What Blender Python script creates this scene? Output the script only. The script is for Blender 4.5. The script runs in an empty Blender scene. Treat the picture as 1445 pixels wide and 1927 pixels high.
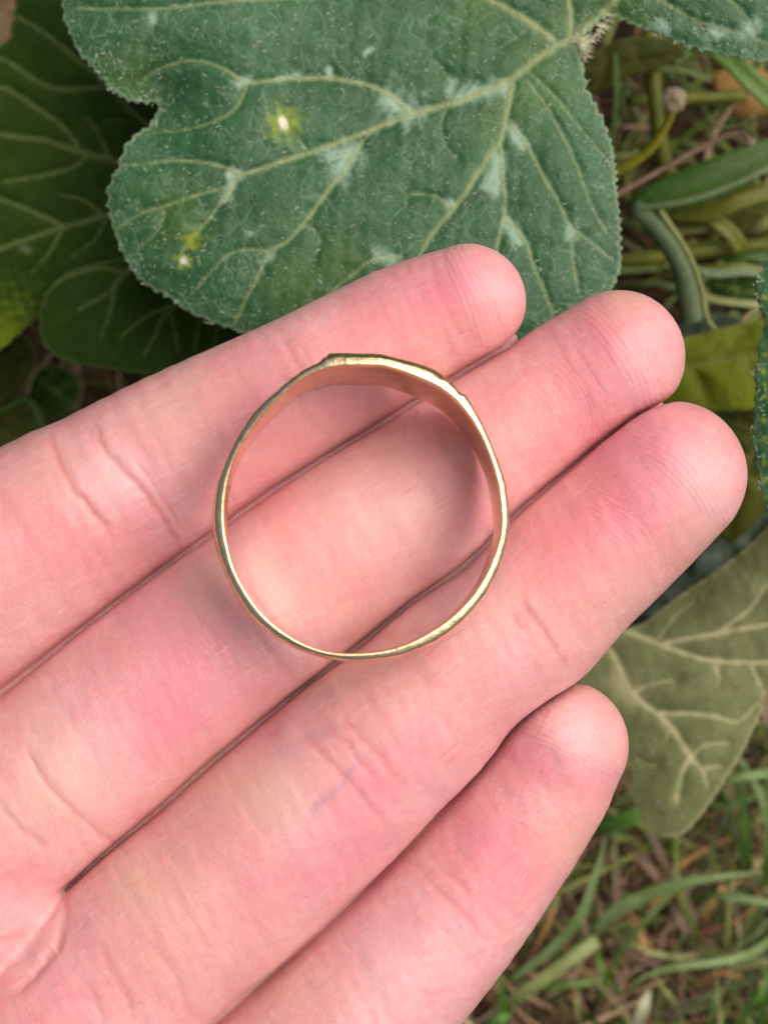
import bpy, bmesh, math, random
import numpy as np
from mathutils import Vector, noise
from mathutils.geometry import delaunay_2d_cdt

# ---------------------------------------------------------------- camera, light, exposure
# one Blender unit is one centimetre; the camera looks straight down from D cm above the fingers
D = 16.0
S = 0.0045                                   # cm per photograph pixel at z = 0
CX, CY = 722.5, 963.5
sc = bpy.context.scene
COL = sc.collection
cam = bpy.data.cameras.new("camera")
cam.sensor_fit = 'VERTICAL'; cam.sensor_height = 36.0; cam.sensor_width = 27.0
cam.lens = 18.0 / (CY * S / D)
cam.clip_start = 0.1; cam.clip_end = 6000
cam.dof.use_dof = True; cam.dof.focus_distance = D - 0.35; cam.dof.aperture_fstop = 0.33
camo = bpy.data.objects.new("camera", cam); COL.objects.link(camo)
camo.location = (0, 0, D); camo.rotation_euler = (0, 0, 0)
sc.camera = camo

SUN_EL, SUN_AZ = math.radians(60), math.radians(28)     # azimuth measured from +X towards +Y
world = bpy.data.worlds.new("World"); sc.world = world; world.use_nodes = True
wn = world.node_tree.nodes; wl = world.node_tree.links
sky = wn.new('ShaderNodeTexSky'); sky.sky_type = 'NISHITA'; sky.sun_disc = False
sky.sun_elevation = SUN_EL; sky.sun_rotation = math.pi / 2 - SUN_AZ
sky.air_density = 0.6; sky.dust_density = 8.0; sky.ozone_density = 0.2
bg = wn['Background']; bg.inputs['Strength'].default_value = 0.15
wl.new(sky.outputs[0], bg.inputs['Color'])
sun = bpy.data.lights.new("sun", 'SUN'); sun.energy = 1.6; sun.angle = math.radians(60); sun.color = (1.0, 0.91, 0.79)
suno = bpy.data.objects.new("sun", sun); COL.objects.link(suno)
sd = Vector((math.cos(SUN_EL) * math.cos(SUN_AZ), math.cos(SUN_EL) * math.sin(SUN_AZ), math.sin(SUN_EL)))
suno.rotation_euler = sd.to_track_quat('Z', 'Y').to_euler(); suno.location = sd * 60
sc.view_settings.view_transform = 'Standard'; sc.view_settings.look = 'None'
sc.view_settings.exposure = -0.07; sc.view_settings.gamma = 1.0
sc.cycles.max_bounces = 8; sc.cycles.transparent_max_bounces = 8
try:
    sc.cycles.use_denoising = True
except Exception:
    pass

random.seed(7); RNG = np.random.default_rng(11)

# ---------------------------------------------------------------- helpers
def W(px, py, z):
    f = (D - z) / D
    return np.stack([(np.asarray(px, float) - CX) * S * f, (CY - np.asarray(py, float)) * S * f, np.asarray(z, float) + 0 * np.asarray(px, float)], -1)

def to_px(co):
    f = (D - co[:, 2]) / D
    return np.stack([co[:, 0] / (S * f) + CX, CY - co[:, 1] / (S * f)], -1)

def tag(o, label=None, cat=None, group=None, kind=None):
    if label: o['label'] = label
    if cat: o['category'] = cat
    if group: o['group'] = group
    if kind: o['kind'] = kind
    return o

def empty(name, loc=(0, 0, 0)):
    o = bpy.data.objects.new(name, None); COL.objects.link(o); o.location = loc; o.empty_display_size = 0.2
    return o

def mesh_obj(name, verts, faces, mat, parent=None, attrs=None, smooth=True, cols=None):
    me = bpy.data.meshes.new(name)
    verts = np.asarray(verts, float)
    if parent is not None:
        verts = verts - np.array(parent_loc(parent))
    me.from_pydata(verts.tolist(), [], [list(map(int, f)) for f in faces] if not isinstance(faces, list) else faces)
    if attrs:
        for k, v in attrs.items():
            v = np.asarray(v, np.float32)
            if v.ndim == 1:
                a = me.attributes.new(k, 'FLOAT', 'POINT'); a.data.foreach_set('value', v)
            else:
                a = me.attributes.new(k, 'FLOAT_VECTOR', 'POINT'); a.data.foreach_set('vector', v.ravel())
    me.materials.append(mat)
    if smooth:
        me.polygons.foreach_set('use_smooth', np.ones(len(me.polygons), bool))
    me.update()
    o = bpy.data.objects.new(name, me); COL.objects.link(o)
    if parent is not None: o.parent = parent
    return o

def parent_loc(p):
    l = Vector((0, 0, 0))
    while p is not None:
        l += p.location; p = p.parent
    return l

def catmull(pts, n):
    """pts (k,d) -> smooth curve, n samples per span"""
    P = np.asarray(pts, float)
    if len(P) == 2:
        t = np.linspace(0, 1, n + 1)[:, None]; return P[0] * (1 - t) + P[1] * t
    E = np.vstack([2 * P[0] - P[1], P, 2 * P[-1] - P[-2]])
    out = []
    for i in range(len(P) - 1):
        p0, p1, p2, p3 = E[i:i + 4]
        t = np.linspace(0, 1, n, endpoint=False)[:, None]
        out.append(0.5 * ((2 * p1) + (-p0 + p2) * t + (2 * p0 - 5 * p1 + 4 * p2 - p3) * t ** 2 + (-p0 + 3 * p1 - 3 * p2 + p3) * t ** 3))
    out.append(P[-1:])
    return np.vstack(out)

def catmull_closed(pts, n):
    P = np.asarray(pts, float); k = len(P); out = []
    for i in range(k):
        p0, p1, p2, p3 = P[i - 1], P[i], P[(i + 1) % k], P[(i + 2) % k]
        t = np.linspace(0, 1, n, endpoint=False)[:, None]
        out.append(0.5 * ((2 * p1) + (-p0 + p2) * t + (2 * p0 - 5 * p1 + 4 * p2 - p3) * t ** 2 + (-p0 + 3 * p1 - 3 * p2 + p3) * t ** 3))
    return np.vstack(out)

def resample(P, step, closed=False):
    Q = np.vstack([P, P[:1]]) if closed else P
    d = np.r_[0, np.cumsum(np.linalg.norm(np.diff(Q, axis=0), axis=1))]
    n = max(2, int(d[-1] / step))
    t = np.linspace(0, d[-1], n + 1)
    if closed: t = t[:-1]
    return np.stack([np.interp(t, d, Q[:, i]) for i in range(Q.shape[1])], -1)

def seg_dist(pts, line):
    """distance and parameter 0..1 of 2-D/3-D points to a polyline"""
    best = np.full(len(pts), 1e9); par = np.zeros(len(pts)); n = len(line) - 1
    for i in range(n):
        a, b = line[i], line[i + 1]; ab = b - a; L = (ab * ab).sum() + 1e-12
        t = np.clip(((pts - a) @ ab) / L, 0, 1)
        d = np.linalg.norm(pts - (a + t[:, None] * ab), axis=1)
        m = d < best; best[m] = d[m]; par[m] = (i + t[m]) / n
    return best, par

def sines(P, seed, scale, octaves=3):
    """cheap smooth noise in -1..1 at points P, feature size = scale"""
    r = np.random.default_rng(seed); v = np.zeros(len(P)); amp = 1.0; tot = 0
    for o in range(octaves):
        for _ in range(5):
            k = r.normal(size=P.shape[1]); k /= np.linalg.norm(k) + 1e-9
            k *= (2 * math.pi / scale) * r.uniform(.6, 1.4) * 2 ** o
            v += amp * np.sin(P @ k + r.uniform(0, 6.28)) / 5 ** .5
        tot += amp; amp *= .5
    return v / tot

def tube(path, rad, sides=8, cap=True):
    """tapering tube along path (n,3); rad scalar or (n,)"""
    P = np.asarray(path, float); n = len(P); rad = np.broadcast_to(np.asarray(rad, float), (n,))
    T = np.gradient(P, axis=0); T /= np.linalg.norm(T, axis=1)[:, None] + 1e-9
    up = np.array([0, 0, 1.0]); V = []
    a0 = np.cross(T[0], up)
    if np.linalg.norm(a0) < 1e-3: a0 = np.cross(T[0], [1, 0, 0])
    a = a0 / np.linalg.norm(a0)
    ang = np.linspace(0, 2 * math.pi, sides, endpoint=False)
    for i in range(n):
        a = a - T[i] * (a @ T[i]); a /= np.linalg.norm(a) + 1e-9; b = np.cross(T[i], a)
        V.append(P[i] + rad[i] * (np.cos(ang)[:, None] * a + np.sin(ang)[:, None] * b))
    V = np.vstack(V); F = []
    for i in range(n - 1):
        for j in range(sides):
            F.append([i * sides + j, i * sides + (j + 1) % sides, (i + 1) * sides + (j + 1) % sides, (i + 1) * sides + j])
    if cap:
        F.append(list(range(sides))[::-1]); F.append([(n - 1) * sides + j for j in range(sides)])
    return V, F

class Bag:
    """gathers pieces into one mesh"""
    def __init__(s): s.V = []; s.F = []; s.n = 0; s.A = []
    def add(s, V, F, a=0.0):
        s.V.append(np.asarray(V)); s.F += [[i + s.n for i in f] for f in F]; s.A.append(np.full(len(V), a)); s.n += len(V)
    def build(s, name, mat, parent=None, smooth=True):
        return mesh_obj(name, np.vstack(s.V), s.F, mat, parent, {'tone': np.concatenate(s.A)}, smooth)

# ---------------------------------------------------------------- materials
class NT:
    def __init__(s, name):
        s.m = bpy.data.materials.new(name); s.m.use_nodes = True; s.t = s.m.node_tree; s.b = s.t.nodes['Principled BSDF']
    def n(s, typ, **kw):
        x = s.t.nodes.new(typ)
        for k, v in kw.items():
            if k.startswith('i_'):
                x.inputs[k[2:].replace('_', ' ')].default_value = v
            else: setattr(x, k, v)
        return x
    def l(s, a, b): s.t.links.new(a, b); return b
    def attr(s, name, out='Fac'):
        x = s.n('ShaderNodeAttribute', attribute_name=name); return x.outputs[out]
    def math(s, op, a, b=None, c=None, clamp=False):
        x = s.n('ShaderNodeMath', operation=op, use_clamp=clamp)
        for i, v in enumerate((a, b, c)):
            if v is None: continue
            if isinstance(v, (int, float)): x.inputs[i].default_value = v
            else: s.l(v, x.inputs[i])
        return x.outputs[0]
    def mix(s, f, a, b, mode='MIX'):
        x = s.n('ShaderNodeMix', data_type='RGBA', blend_type=mode)
        for i, v in ((0, f), (6, a), (7, b)):
            if isinstance(v, (int, float)): x.inputs[i].default_value = v
            elif isinstance(v, tuple): x.inputs[i].default_value = (*v, 1)
            else: s.l(v, x.inputs[i])
        return x.outputs[2]
    def ramp(s, f, lo, hi):
        x = s.n('ShaderNodeMapRange', clamp=True, interpolation_type='SMOOTHSTEP'); s.l(f, x.inputs[0]); x.inputs[1].default_value = lo; x.inputs[2].default_value = hi
        return x.outputs[0]
    def noise(s, scale, vec=None, detail=3, rough=.5, dist=0):
        x = s.n('ShaderNodeTexNoise'); x.inputs['Scale'].default_value = scale; x.inputs['Detail'].default_value = detail
        x.inputs['Roughness'].default_value = rough; x.inputs['Distortion'].default_value = dist
        if vec is not None: s.l(vec, x.inputs['Vector'])
        return x.outputs[0]
    def obj(s): return s.n('ShaderNodeTexCoord').outputs['Object']
    def bump(s, h, strength, dist, prev=None):
        x = s.n('ShaderNodeBump'); x.inputs['Strength'].default_value = strength; x.inputs['Distance'].default_value = dist
        s.l(h, x.inputs['Height'])
        if prev is not None: s.l(prev, x.inputs['Normal'])
        return x.outputs[0]
    def set(s, **kw):
        for k, v in kw.items():
            i = s.b.inputs[k.replace('_', ' ')]
            if isinstance(v, (int, float)): i.default_value = v
            elif isinstance(v, tuple): i.default_value = v if len(v) == len(i.default_value) else (*v, 1)
            else: s.l(v, i)
        return s.m

def leaf_material(name, base, base2, vein, silver, rough=.55, hairy=.35, net=.35, transl=0.25, netscale=5.0, yellow=(.36, .46, .02), down=.12, spec=.35, sheen=.08):
    m = NT(name); co = m.obj()
    big = m.noise(.8, co, 3); mid = m.noise(4.5, co, 4)
    c = m.mix(m.ramp(big, .35, .65), base, base2)
    c = m.mix(m.math('MULTIPLY', m.ramp(mid, .4, .7), .4), c, tuple(x * .65 for x in base))
    c = m.mix(m.math('MULTIPLY', m.attr('fresh'), .8, clamp=True), c, (.055, .135, .014))
    # fine net of tertiary veins
    warp = m.n('ShaderNodeVectorMath', operation='MULTIPLY_ADD'); ns = m.n('ShaderNodeTexNoise'); ns.inputs['Scale'].default_value = 3.0
    m.l(co, ns.inputs['Vector']); m.l(ns.outputs['Color'], warp.inputs[0]); warp.inputs[1].default_value = (.35, .35, 0); m.l(co, warp.inputs[2])
    v = m.n('ShaderNodeTexVoronoi', feature='DISTANCE_TO_EDGE'); v.inputs['Scale'].default_value = netscale; m.l(warp.outputs[0], v.inputs['Vector'])
    v2 = m.n('ShaderNodeTexVoronoi', feature='DISTANCE_TO_EDGE'); v2.inputs['Scale'].default_value = netscale * 3.1; m.l(warp.outputs[0], v2.inputs['Vector'])
    n1 = m.math('SUBTRACT', 1.0, m.ramp(v.outputs[0], .0, .07)); n2 = m.math('SUBTRACT', 1.0, m.ramp(v2.outputs[0], .0, .12))
    netv = m.math('ADD', m.math('MULTIPLY', n1, net), m.math('MULTIPLY', n2, net * .35))
    netv = m.math('MULTIPLY', netv, m.ramp(m.noise(1.7, co, 2), .3, .65))
    c = m.mix(m.math('MULTIPLY', netv, .8, clamp=True), c, tuple(.5 * (a + b) for a, b in zip(base2, silver)))
    # silvery mottling: pale cells in the axils, broken up
    spk = m.noise(26, co, 3, .65)
    sil = m.math('MULTIPLY', m.attr('silver'), m.ramp(m.math('ADD', spk, m.math('MULTIPLY', m.attr('silver'), .25)), .42, .72), clamp=True)
    c = m.mix(m.math('MULTIPLY', sil, .9), c, silver)
    # fine pale down and dark dots over everything
    dust = m.n('ShaderNodeTexVoronoi', feature='F1'); dust.inputs['Scale'].default_value = 34; m.l(co, dust.inputs['Vector'])
    dd = m.math('MULTIPLY', m.math('SUBTRACT', 1.0, m.ramp(dust.outputs['Distance'], .08, .22)), m.ramp(m.noise(5, co, 2), .45, .6))
    c = m.mix(m.math('MULTIPLY', dd, .5), c, tuple(x * .45 for x in base))
    fuzz = m.noise(60, co, 2, .7)
    c = m.mix(m.math('MULTIPLY', m.ramp(fuzz, .5, .75), m.math('ADD', down, m.math('MULTIPLY', m.attr('edge'), hairy))), c, tuple(.6 * x + .1 for x in silver))
    c = m.mix(m.math('MULTIPLY', m.attr('vein'), m.math('ADD', .55, m.math('MULTIPLY', fuzz, .6)), clamp=True), c, vein)
    c = m.mix(m.math('MULTIPLY', m.ramp(m.attr('edge'), .90, .99), .5), c, tuple(.5 * x + .5 * y for x, y in zip(vein, silver)))
    c = m.mix(m.attr('spot_yellow'), c, yellow)
    c = m.mix(m.attr('spot_white'), c, (.75, .72, .62))
    h = m.math('SUBTRACT', m.noise(16, co, 4, .6), m.math('MULTIPLY', netv, .6))
    nrm = m.bump(h, .35, .05); nrm = m.bump(fuzz, .3, .012, nrm)
    mat = m.set(Base_Color=c, Roughness=rough, Normal=nrm, Specular_IOR_Level=spec, Sheen_Weight=sheen, Sheen_Roughness=.4)
    if transl > 0:
        tr = m.n('ShaderNodeBsdfTranslucent'); m.l(m.mix(1.0, c, (1.3, 1.5, .5), 'MULTIPLY'), tr.inputs[0]); m.l(nrm, tr.inputs['Normal'])
        ms = m.n('ShaderNodeMixShader'); ms.inputs[0].default_value = transl
        out = m.t.nodes['Material Output']; m.l(m.b.outputs[0], ms.inputs[1]); m.l(tr.outputs[0], ms.inputs[2]); m.l(ms.outputs[0], out.inputs[0])
    return mat

def plain_material(name, col, col2, rough=.6, scale=3.0, stretch=None, bumpd=.02, spec=.3, tone=False, tones=None):
    m = NT(name); co = m.obj(); n = m.noise(scale, co, 4, .6)
    c = m.mix(m.ramp(n, .3, .7), col, col2)
    if tone:
        t = m.attr('tone'); cr = m.n('ShaderNodeValToRGB'); m.l(t, cr.inputs[0]); e = cr.color_ramp.elements
        e[0].position = 0; e[0].color = (*tones[0], 1); e[1].position = 1; e[1].color = (*tones[-1], 1)
        for i, q in enumerate(tones[1:-1]):
            x = e.new((i + 1) / (len(tones) - 1)); x.color = (*q, 1)
        c = m.mix(.45, cr.outputs[0], m.mix(1.0, cr.outputs[0], m.mix(m.ramp(n, .3, .7), (.5, .45, .4), (1.5, 1.5, 1.5)), 'MULTIPLY'))
    nrm = m.bump(m.noise(scale * 5, co, 3), .4, bumpd)
    return m.set(Base_Color=c, Roughness=rough, Normal=nrm, Specular_IOR_Level=spec)

# ---------------------------------------------------------------- ground
ZG = -9.0
def ground():
    m = NT('soil'); co = m.obj(); n = m.noise(.9, co, 6, .65); n2 = m.noise(6, co, 5, .7)
    c = m.mix(m.ramp(n2, .3, .7), (.02, .013, .008), (.085, .055, .032)); c = m.mix(m.math('MULTIPLY', m.ramp(n, .45, .6), .6), c, (.03, .035, .012))
    mat = m.set(Base_Color=c, Roughness=.95, Normal=m.bump(n2, .8, .15), Specular_IOR_Level=.1)
    g = np.linspace(-1, 1, 161); gx, gy = np.meshgrid(g, g)
    r = np.sign(g) * (np.abs(g) ** 4) * 2400 + g * 16
    X, Y = np.meshgrid(r, r); P = np.stack([X.ravel(), Y.ravel()], -1)
    Z = ZG - .25 + .22 * sines(P, 3, 6, 4) * np.exp(-(np.hypot(P[:, 0], P[:, 1]) / 60) ** 2)
    n = 161; F = [[j * n + i, j * n + i + 1, (j + 1) * n + i + 1, (j + 1) * n + i] for j in range(n - 1) for i in range(n - 1)]
    o = mesh_obj('ground', np.c_[P, Z], F, mat); tag(o, 'dark crumbly soil under the dry grass', kind='structure')
ground()

# ---------------------------------------------------------------- straw and grass litter
def strand(x, y, z, ang, L, w, bend, lift, n=6):
    t = np.linspace(0, 1, n)[:, None]; d = np.array([math.cos(ang), math.sin(ang), 0]); p = np.array([-d[1], d[0], 0])
    return np.array([x, y, z]) + d * L * (t - .5) + p * bend * L * (np.sin(t * math.pi)) + np.array([0, 0, 1]) * (lift * np.sin(t * math.pi) )

def flat_blade(path, half, thick=.01, fold=.3):
    """leaf-like strip with a V fold, both faces, tapering by half (n,)"""
    P = np.asarray(path, float); n = len(P); T = np.gradient(P, axis=0); T /= np.linalg.norm(T, axis=1)[:, None]
    side = np.cross(T, [0, 0, 1.0]); side /= np.linalg.norm(side, axis=1)[:, None] + 1e-9; nor = np.cross(side, T)
    h = np.asarray(half)[:, None]
    rows = [P - side * h + nor * h * fold, P - side * h * .5 + nor * h * fold * .35, P - nor * 0, P + side * h * .5 + nor * h * fold * .35, P + side * h + nor * h * fold]
    top = np.stack(rows, 1); bot = top - nor[:, None, :] * (thick * np.minimum(1, h / (h.max() + 1e-9) * 3)[:, None])
    V = np.concatenate([top, bot[:, ::-1]], 1).reshape(-1, 3); k = 10; F = []
    for i in range(n - 1):
        for j in range(k): F.append([i * k + j, i * k + (j + 1) % k, (i + 1) * k + (j + 1) % k, (i + 1) * k + j])
    F.append(list(range(k))[::-1]); F.append([(n - 1) * k + j for j in range(k)])
    return V, F

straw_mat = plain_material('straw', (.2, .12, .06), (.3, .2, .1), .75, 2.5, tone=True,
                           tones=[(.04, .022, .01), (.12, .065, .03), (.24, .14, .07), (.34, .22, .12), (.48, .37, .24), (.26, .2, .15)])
def litter():
    b = Bag(); r = random.Random(5)
    for i in range(8500):
        x = r.gauss(4.2, 4.6); y = r.gauss(-4.8, 5.2)
        L = r.choice([.8, 1.4, 2.2, 3.0]) * r.uniform(.6, 1.3); w = r.choice([.008, .012, .018, .034]) * r.uniform(.7, 1.3)
        z = ZG - .15 + abs(r.gauss(0, .38)) + w
        P = strand(x, y, z, r.uniform(0, 6.28), L, w, r.uniform(-.4, .4), r.uniform(0, .35), 5)
        P[:, 2] += np.linspace(-1, 1, 5) * r.uniform(-.25, .25)
        V, F = tube(P, np.array([.6, 1, 1, .9, .35]) * w, 4, False)
        b.add(V, F, r.random() if y < 1 + r.gauss(0, 1) else r.random() * .3)  # upper litter gets darker tones, painting in the shade of the foliage
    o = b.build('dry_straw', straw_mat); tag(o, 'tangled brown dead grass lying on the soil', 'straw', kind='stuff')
    # wide crumpled dead leaves of grass among it
    g = Bag()
    for i in range(1050):
        x = r.gauss(3.0, 6); y = r.gauss(-1, 7)
        if r.random() < .3: x = r.gauss(5.5, 2.2); y = r.gauss(4.2, 3)
        elif r.random() < .5: x = r.gauss(4.6, 2.4); y = r.gauss(-4.6, 2.2)
        L = r.uniform(.8, 3.0); h = r.uniform(.01, .038); z = ZG + r.uniform(.2, 1.0)
        P = strand(x, y, z, r.uniform(0, 6.28), L, h, r.uniform(-.3, .3), r.uniform(.1, .9), 7)
        V, F = flat_blade(P, h * np.array([.7, 1, 1, .95, .8, .5, .08]), .008)
        g.add(V, F, r.random())
    gm = plain_material('short_grass', (.05, .1, .02), (.1, .18, .04), .5, 3, tone=True,
                        tones=[(.03, .06, .008), (.05, .1, .012), (.08, .13, .016), (.14, .17, .03), (.1, .15, .05), (.24, .22, .08)])
    o = g.build('short_grass', gm); tag(o, 'short green grass growing through the straw', 'grass', kind='stuff')
litter()

# ---------------------------------------------------------------- single blades and straws one can tell apart
def blade_path(pts, z0, z1, n=6, arch=.25):
    C = catmull(pts, n); t = np.linspace(0, 1, len(C)); z = z0 + (z1 - z0) * t + arch * np.sin(t * math.pi)
    return W(C[:, 0], C[:, 1], z)

def mkgreen(name, a, b, rough=.45):
    m = NT(name); co = m.obj(); n = m.noise(2.2, co, 4); c = m.mix(m.ramp(n, .3, .7), a, b)
    f = m.noise(18, co, 3); c = m.mix(m.math('MULTIPLY', m.ramp(f, .45, .7), .3), c, tuple(x * 1.5 + .02 for x in b))
    tr = m.n('ShaderNodeBsdfTranslucent'); m.l(c, tr.inputs[0]); ms = m.n('ShaderNodeMixShader'); ms.inputs[0].default_value = .25
    m.set(Base_Color=c, Roughness=rough, Specular_IOR_Level=.4, Normal=m.bump(f, .3, .02))
    m.l(m.b.outputs[0], ms.inputs[1]); m.l(tr.outputs[0], ms.inputs[2]); m.l(ms.outputs[0], m.t.nodes['Material Output'].inputs[0])
    return m.m
G_BLUE = mkgreen('grass_blue_green', (.13, .2, .055), (.22, .32, .125))
G_MID = mkgreen('grass_mid_green', (.07, .17, .02), (.12, .24, .035))
G_DARK = mkgreen('grass_dark_green', (.04, .11, .01), (.065, .15, .012))
G_OLIVE = mkgreen('grass_olive', (.17, .22, .06), (.27, .31, .11))
G_CREAM = mkgreen('grass_cream', (.34, .36, .2), (.45, .45, .3), .6)
G_YELLOW = mkgreen('stem_yellow', (.33, .33, .02), (.45, .42, .04))
G_YOL = mkgreen('stem_yellow_olive', (.09, .115, .01), (.16, .18, .016))
G_GREY = mkgreen('stem_grey_green', (.1, .16, .07), (.16, .22, .11), .6)

def one_blade(name, cat, pts, half, z0, z1, mat, label, group, arch=.3, fold=.35, taper='tip'):
    P = blade_path(pts, z0, z1, 7, arch); n = len(P); t = np.linspace(0, 1, n)
    prof = {'tip': np.minimum(1, .55 + 2 * t) * np.clip(1 - t ** 3, .03, 1), 'both': np.clip(np.sin(t * math.pi) ** .5, .08, 1), 'none': np.ones(n)}[taper]
    h = half * S * (D - (z0 + z1) / 2) / D * prof
    loc = tuple(P[0]); V, F = flat_blade(P, h, .012, fold)
    o = mesh_obj(name, V - np.array(loc), F, mat); o.location = loc
    tag(o, label, cat, group); return o

GG = 'green grass blades over the straw'
GR = [
 ([(1115,1758),(1154,1716),(1232,1677),(1295,1660),(1349,1650),(1440,1640)], 12, -7.6, -6.9, G_BLUE, 'broad blue green blade arching right from the straw, widest of the blades', 'tip'),
 ([(1322,1681),(1369,1687),(1445,1699),(1560,1730)], 8, -7.3, -7.2, G_BLUE, 'thin pale blade just under the tip half of the broad arching blade', 'tip'),
 ([(1480,1750),(1445,1771),(1408,1795),(1349,1810),(1271,1820),(1212,1838),(1177,1868)], 8, -7.9, -7.5, G_BLUE, 'curved blue green blade low in the straw pointing left', 'tip'),
 ([(958,1847),(1036,1787),(1091,1724),(1111,1673),(1130,1615),(1140,1568)], 10, -7.4, -6.6, G_BLUE, 'tall blue green blade rising beside the little finger', 'tip'),
 ([(950,1900),(978,1873),(1056,1818),(1124,1769)], 12, -7.8, -7.3, G_OLIVE, 'pale olive folded blade with cut tip beside the little finger', 'none'),
 ([(955,1960),(945,1890),(938,1825)], 10, -8, -7.2, G_DARK, 'dark green upright blade nearest the little finger', 'tip'),
 ([(915,1960),(930,1925),(965,1905)], 14, -8, -7.5, G_MID, 'short wide green blade at the bottom edge by the little finger', 'tip'),
 ([(1192,1950),(1206,1905),(1222,1862)], 11, -8, -7.7, G_CREAM, 'cream dried blade standing at the bottom in the straw', 'both'),
 ([(1380,1945),(1405,1900),(1430,1870),(1460,1810)], 9, -8, -7.2, G_MID, 'mid green blade in the bottom right of the straw', 'tip'),
 ([(1480,1446),(1445,1454),(1388,1464),(1345,1484)], 9, -6.6, -6.4, G_BLUE, 'blue green blade lying level behind the olive leaf tip', 'tip'),
 ([(1450,1580),(1443,1545),(1428,1490),(1396,1435),(1370,1400)], 8, -7.4, -6.8, G_BLUE, 'blue green blade crossing behind the olive leaf edge', 'tip'),
 ([(1100,1565),(1150,1552),(1205,1530),(1250,1510)], 16, -7.3, -6.9, G_MID, 'wide mid green blade between little finger and olive leaf', 'both'),
 ([(1410,1640),(1404,1590),(1395,1500),(1388,1440)], 9, -7.8, -7.2, G_DARK, 'dark upright blade in the shade below the olive leaf', 'tip'),
 ([(1438,1680),(1441,1620),(1442,1560)], 8, -7.8, -7.0, G_DARK, 'dark upright blade at the right edge above the broad blade', 'tip'),
 ([(1120,1780),(1128,1810),(1140,1840),(1180,1880)], 6, -7.9, -8.1, G_MID, 'thin green stalk bending down from the base of the broad blade', 'tip'),
 ([(980,1850),(1030,1858),(1090,1850),(1140,1845)], 6, -8, -7.8, G_MID, 'thin level green blade low by the olive folded blade', 'both'),
 ([(1290,1950),(1270,1890),(1240,1850),(1230,1820)], 5, -8.2, -7.9, G_OLIVE, 'thin olive blade leaning left at the bottom', 'tip'),
 ([(1100,1950),(1085,1900),(1090,1860)], 5, -8.2, -7.9, G_OLIVE, 'thin olive blade upright below the olive folded blade', 'tip'),
 ([(930,1790),(990,1740),(1040,1700),(1060,1660)], 6, -8, -7.5, G_OLIVE, 'thin olive blade hugging the edge of the little finger', 'tip'),
 ([(1420,1960),(1436,1900),(1440,1850),(1436,1790)], 7, -8, -7.2, G_DARK, 'dark green blade climbing at the far lower right corner', 'tip'),
 ([(1330,1950),(1340,1900),(1355,1850)], 5, -8.2, -7.8, G_MID, 'short thin green blade at the bottom right of centre', 'tip'),
]
for p, h, z0, z1, m_, lab, tp in GR:
    one_blade('grass_blade', 'grass blade', p, h, z0, z1, m_, lab, GG, taper=tp)
SB = mkgreen('straw_grey_brown', (.14, .085, .06), (.25, .17, .12), .7); SO = mkgreen('straw_orange', (.24, .12, .04), (.38, .22, .08), .7)
SG = 'dead grass stalks on top of the litter'
SR = [
 ([(1208,1544),(1255,1630),(1290,1700),(1308,1735)], 7, SB, 'long straight grey brown stalk slanting down from the olive leaf tip'),
 ([(1146,1595),(1158,1650),(1161,1706)], 8, SB, 'short grey brown stalk standing beside the tall blade'),
 ([(1262,1680),(1275,1720),(1292,1757)], 7, SB, 'grey brown stalk end just under the broad blade'),
 ([(1205,1688),(1250,1650),(1310,1608),(1379,1574)], 5, SO, 'tan stalk slanting up right across the long straight stalk'),
 ([(1215,1740),(1230,1700),(1265,1670)], 5, SO, 'tan stalk rising under the broad blade'),
 ([(1300,1760),(1340,1750),(1390,1730),(1425,1695),(1415,1665),(1380,1655)], 3.5, SO, 'orange brown curled tendril looping at the right of the straw'),
 ([(1320,1735),(1345,1690),(1360,1668)], 6, SO, 'yellow tan stalk tip under the thin pale blade'),
 ([(1150,1740),(1185,1720),(1210,1770),(1222,1810)], 8, SO, 'crumpled light tan leaf bit in the middle of the straw'),
 ([(1175,1590),(1210,1620),(1240,1655)], 8, SB, 'dull brown stalk left of the long straight stalk'),
 ([(1150,1760),(1200,1800),(1240,1815)], 6, SB, 'grey stalk lying below the crumpled tan bit'),
 ([(1000,1800),(1030,1740),(1050,1690)], 5, SO, 'orange stalk near the little finger edge'),
 ([(1300,1860),(1350,1830),(1400,1840)], 5, SO, 'orange tan stalk under the low curved blade'),
 ([(1250,1920),(1300,1880),(1340,1870)], 5, SB, 'grey brown stalk at the bottom middle of the straw'),
 ([(1110,1660),(1128,1700),(1140,1735)], 4, SB, 'thin pale stalk crossing the tall blade base'),
]
for p, h, m_, lab in SR:
    one_blade('dead_stalk', 'dead stalk', p, h, -8.0, -7.8, m_, lab, SG, arch=.12, fold=.5, taper='both' if h < 6 else 'none')

# ---------------------------------------------------------------- leaves
def inside_poly(P, poly):
    x, y = P[:, 0], P[:, 1]; r = np.zeros(len(P), bool); n = len(poly)
    for i in range(n):
        x1, y1 = poly[i]; x2, y2 = poly[(i + 1) % n]
        c = ((y1 > y) != (y2 > y)) & (x < (x2 - x1) * (y - y1) / (y2 - y1 + 1e-12) + x1)
        r ^= c
    return r

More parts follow.
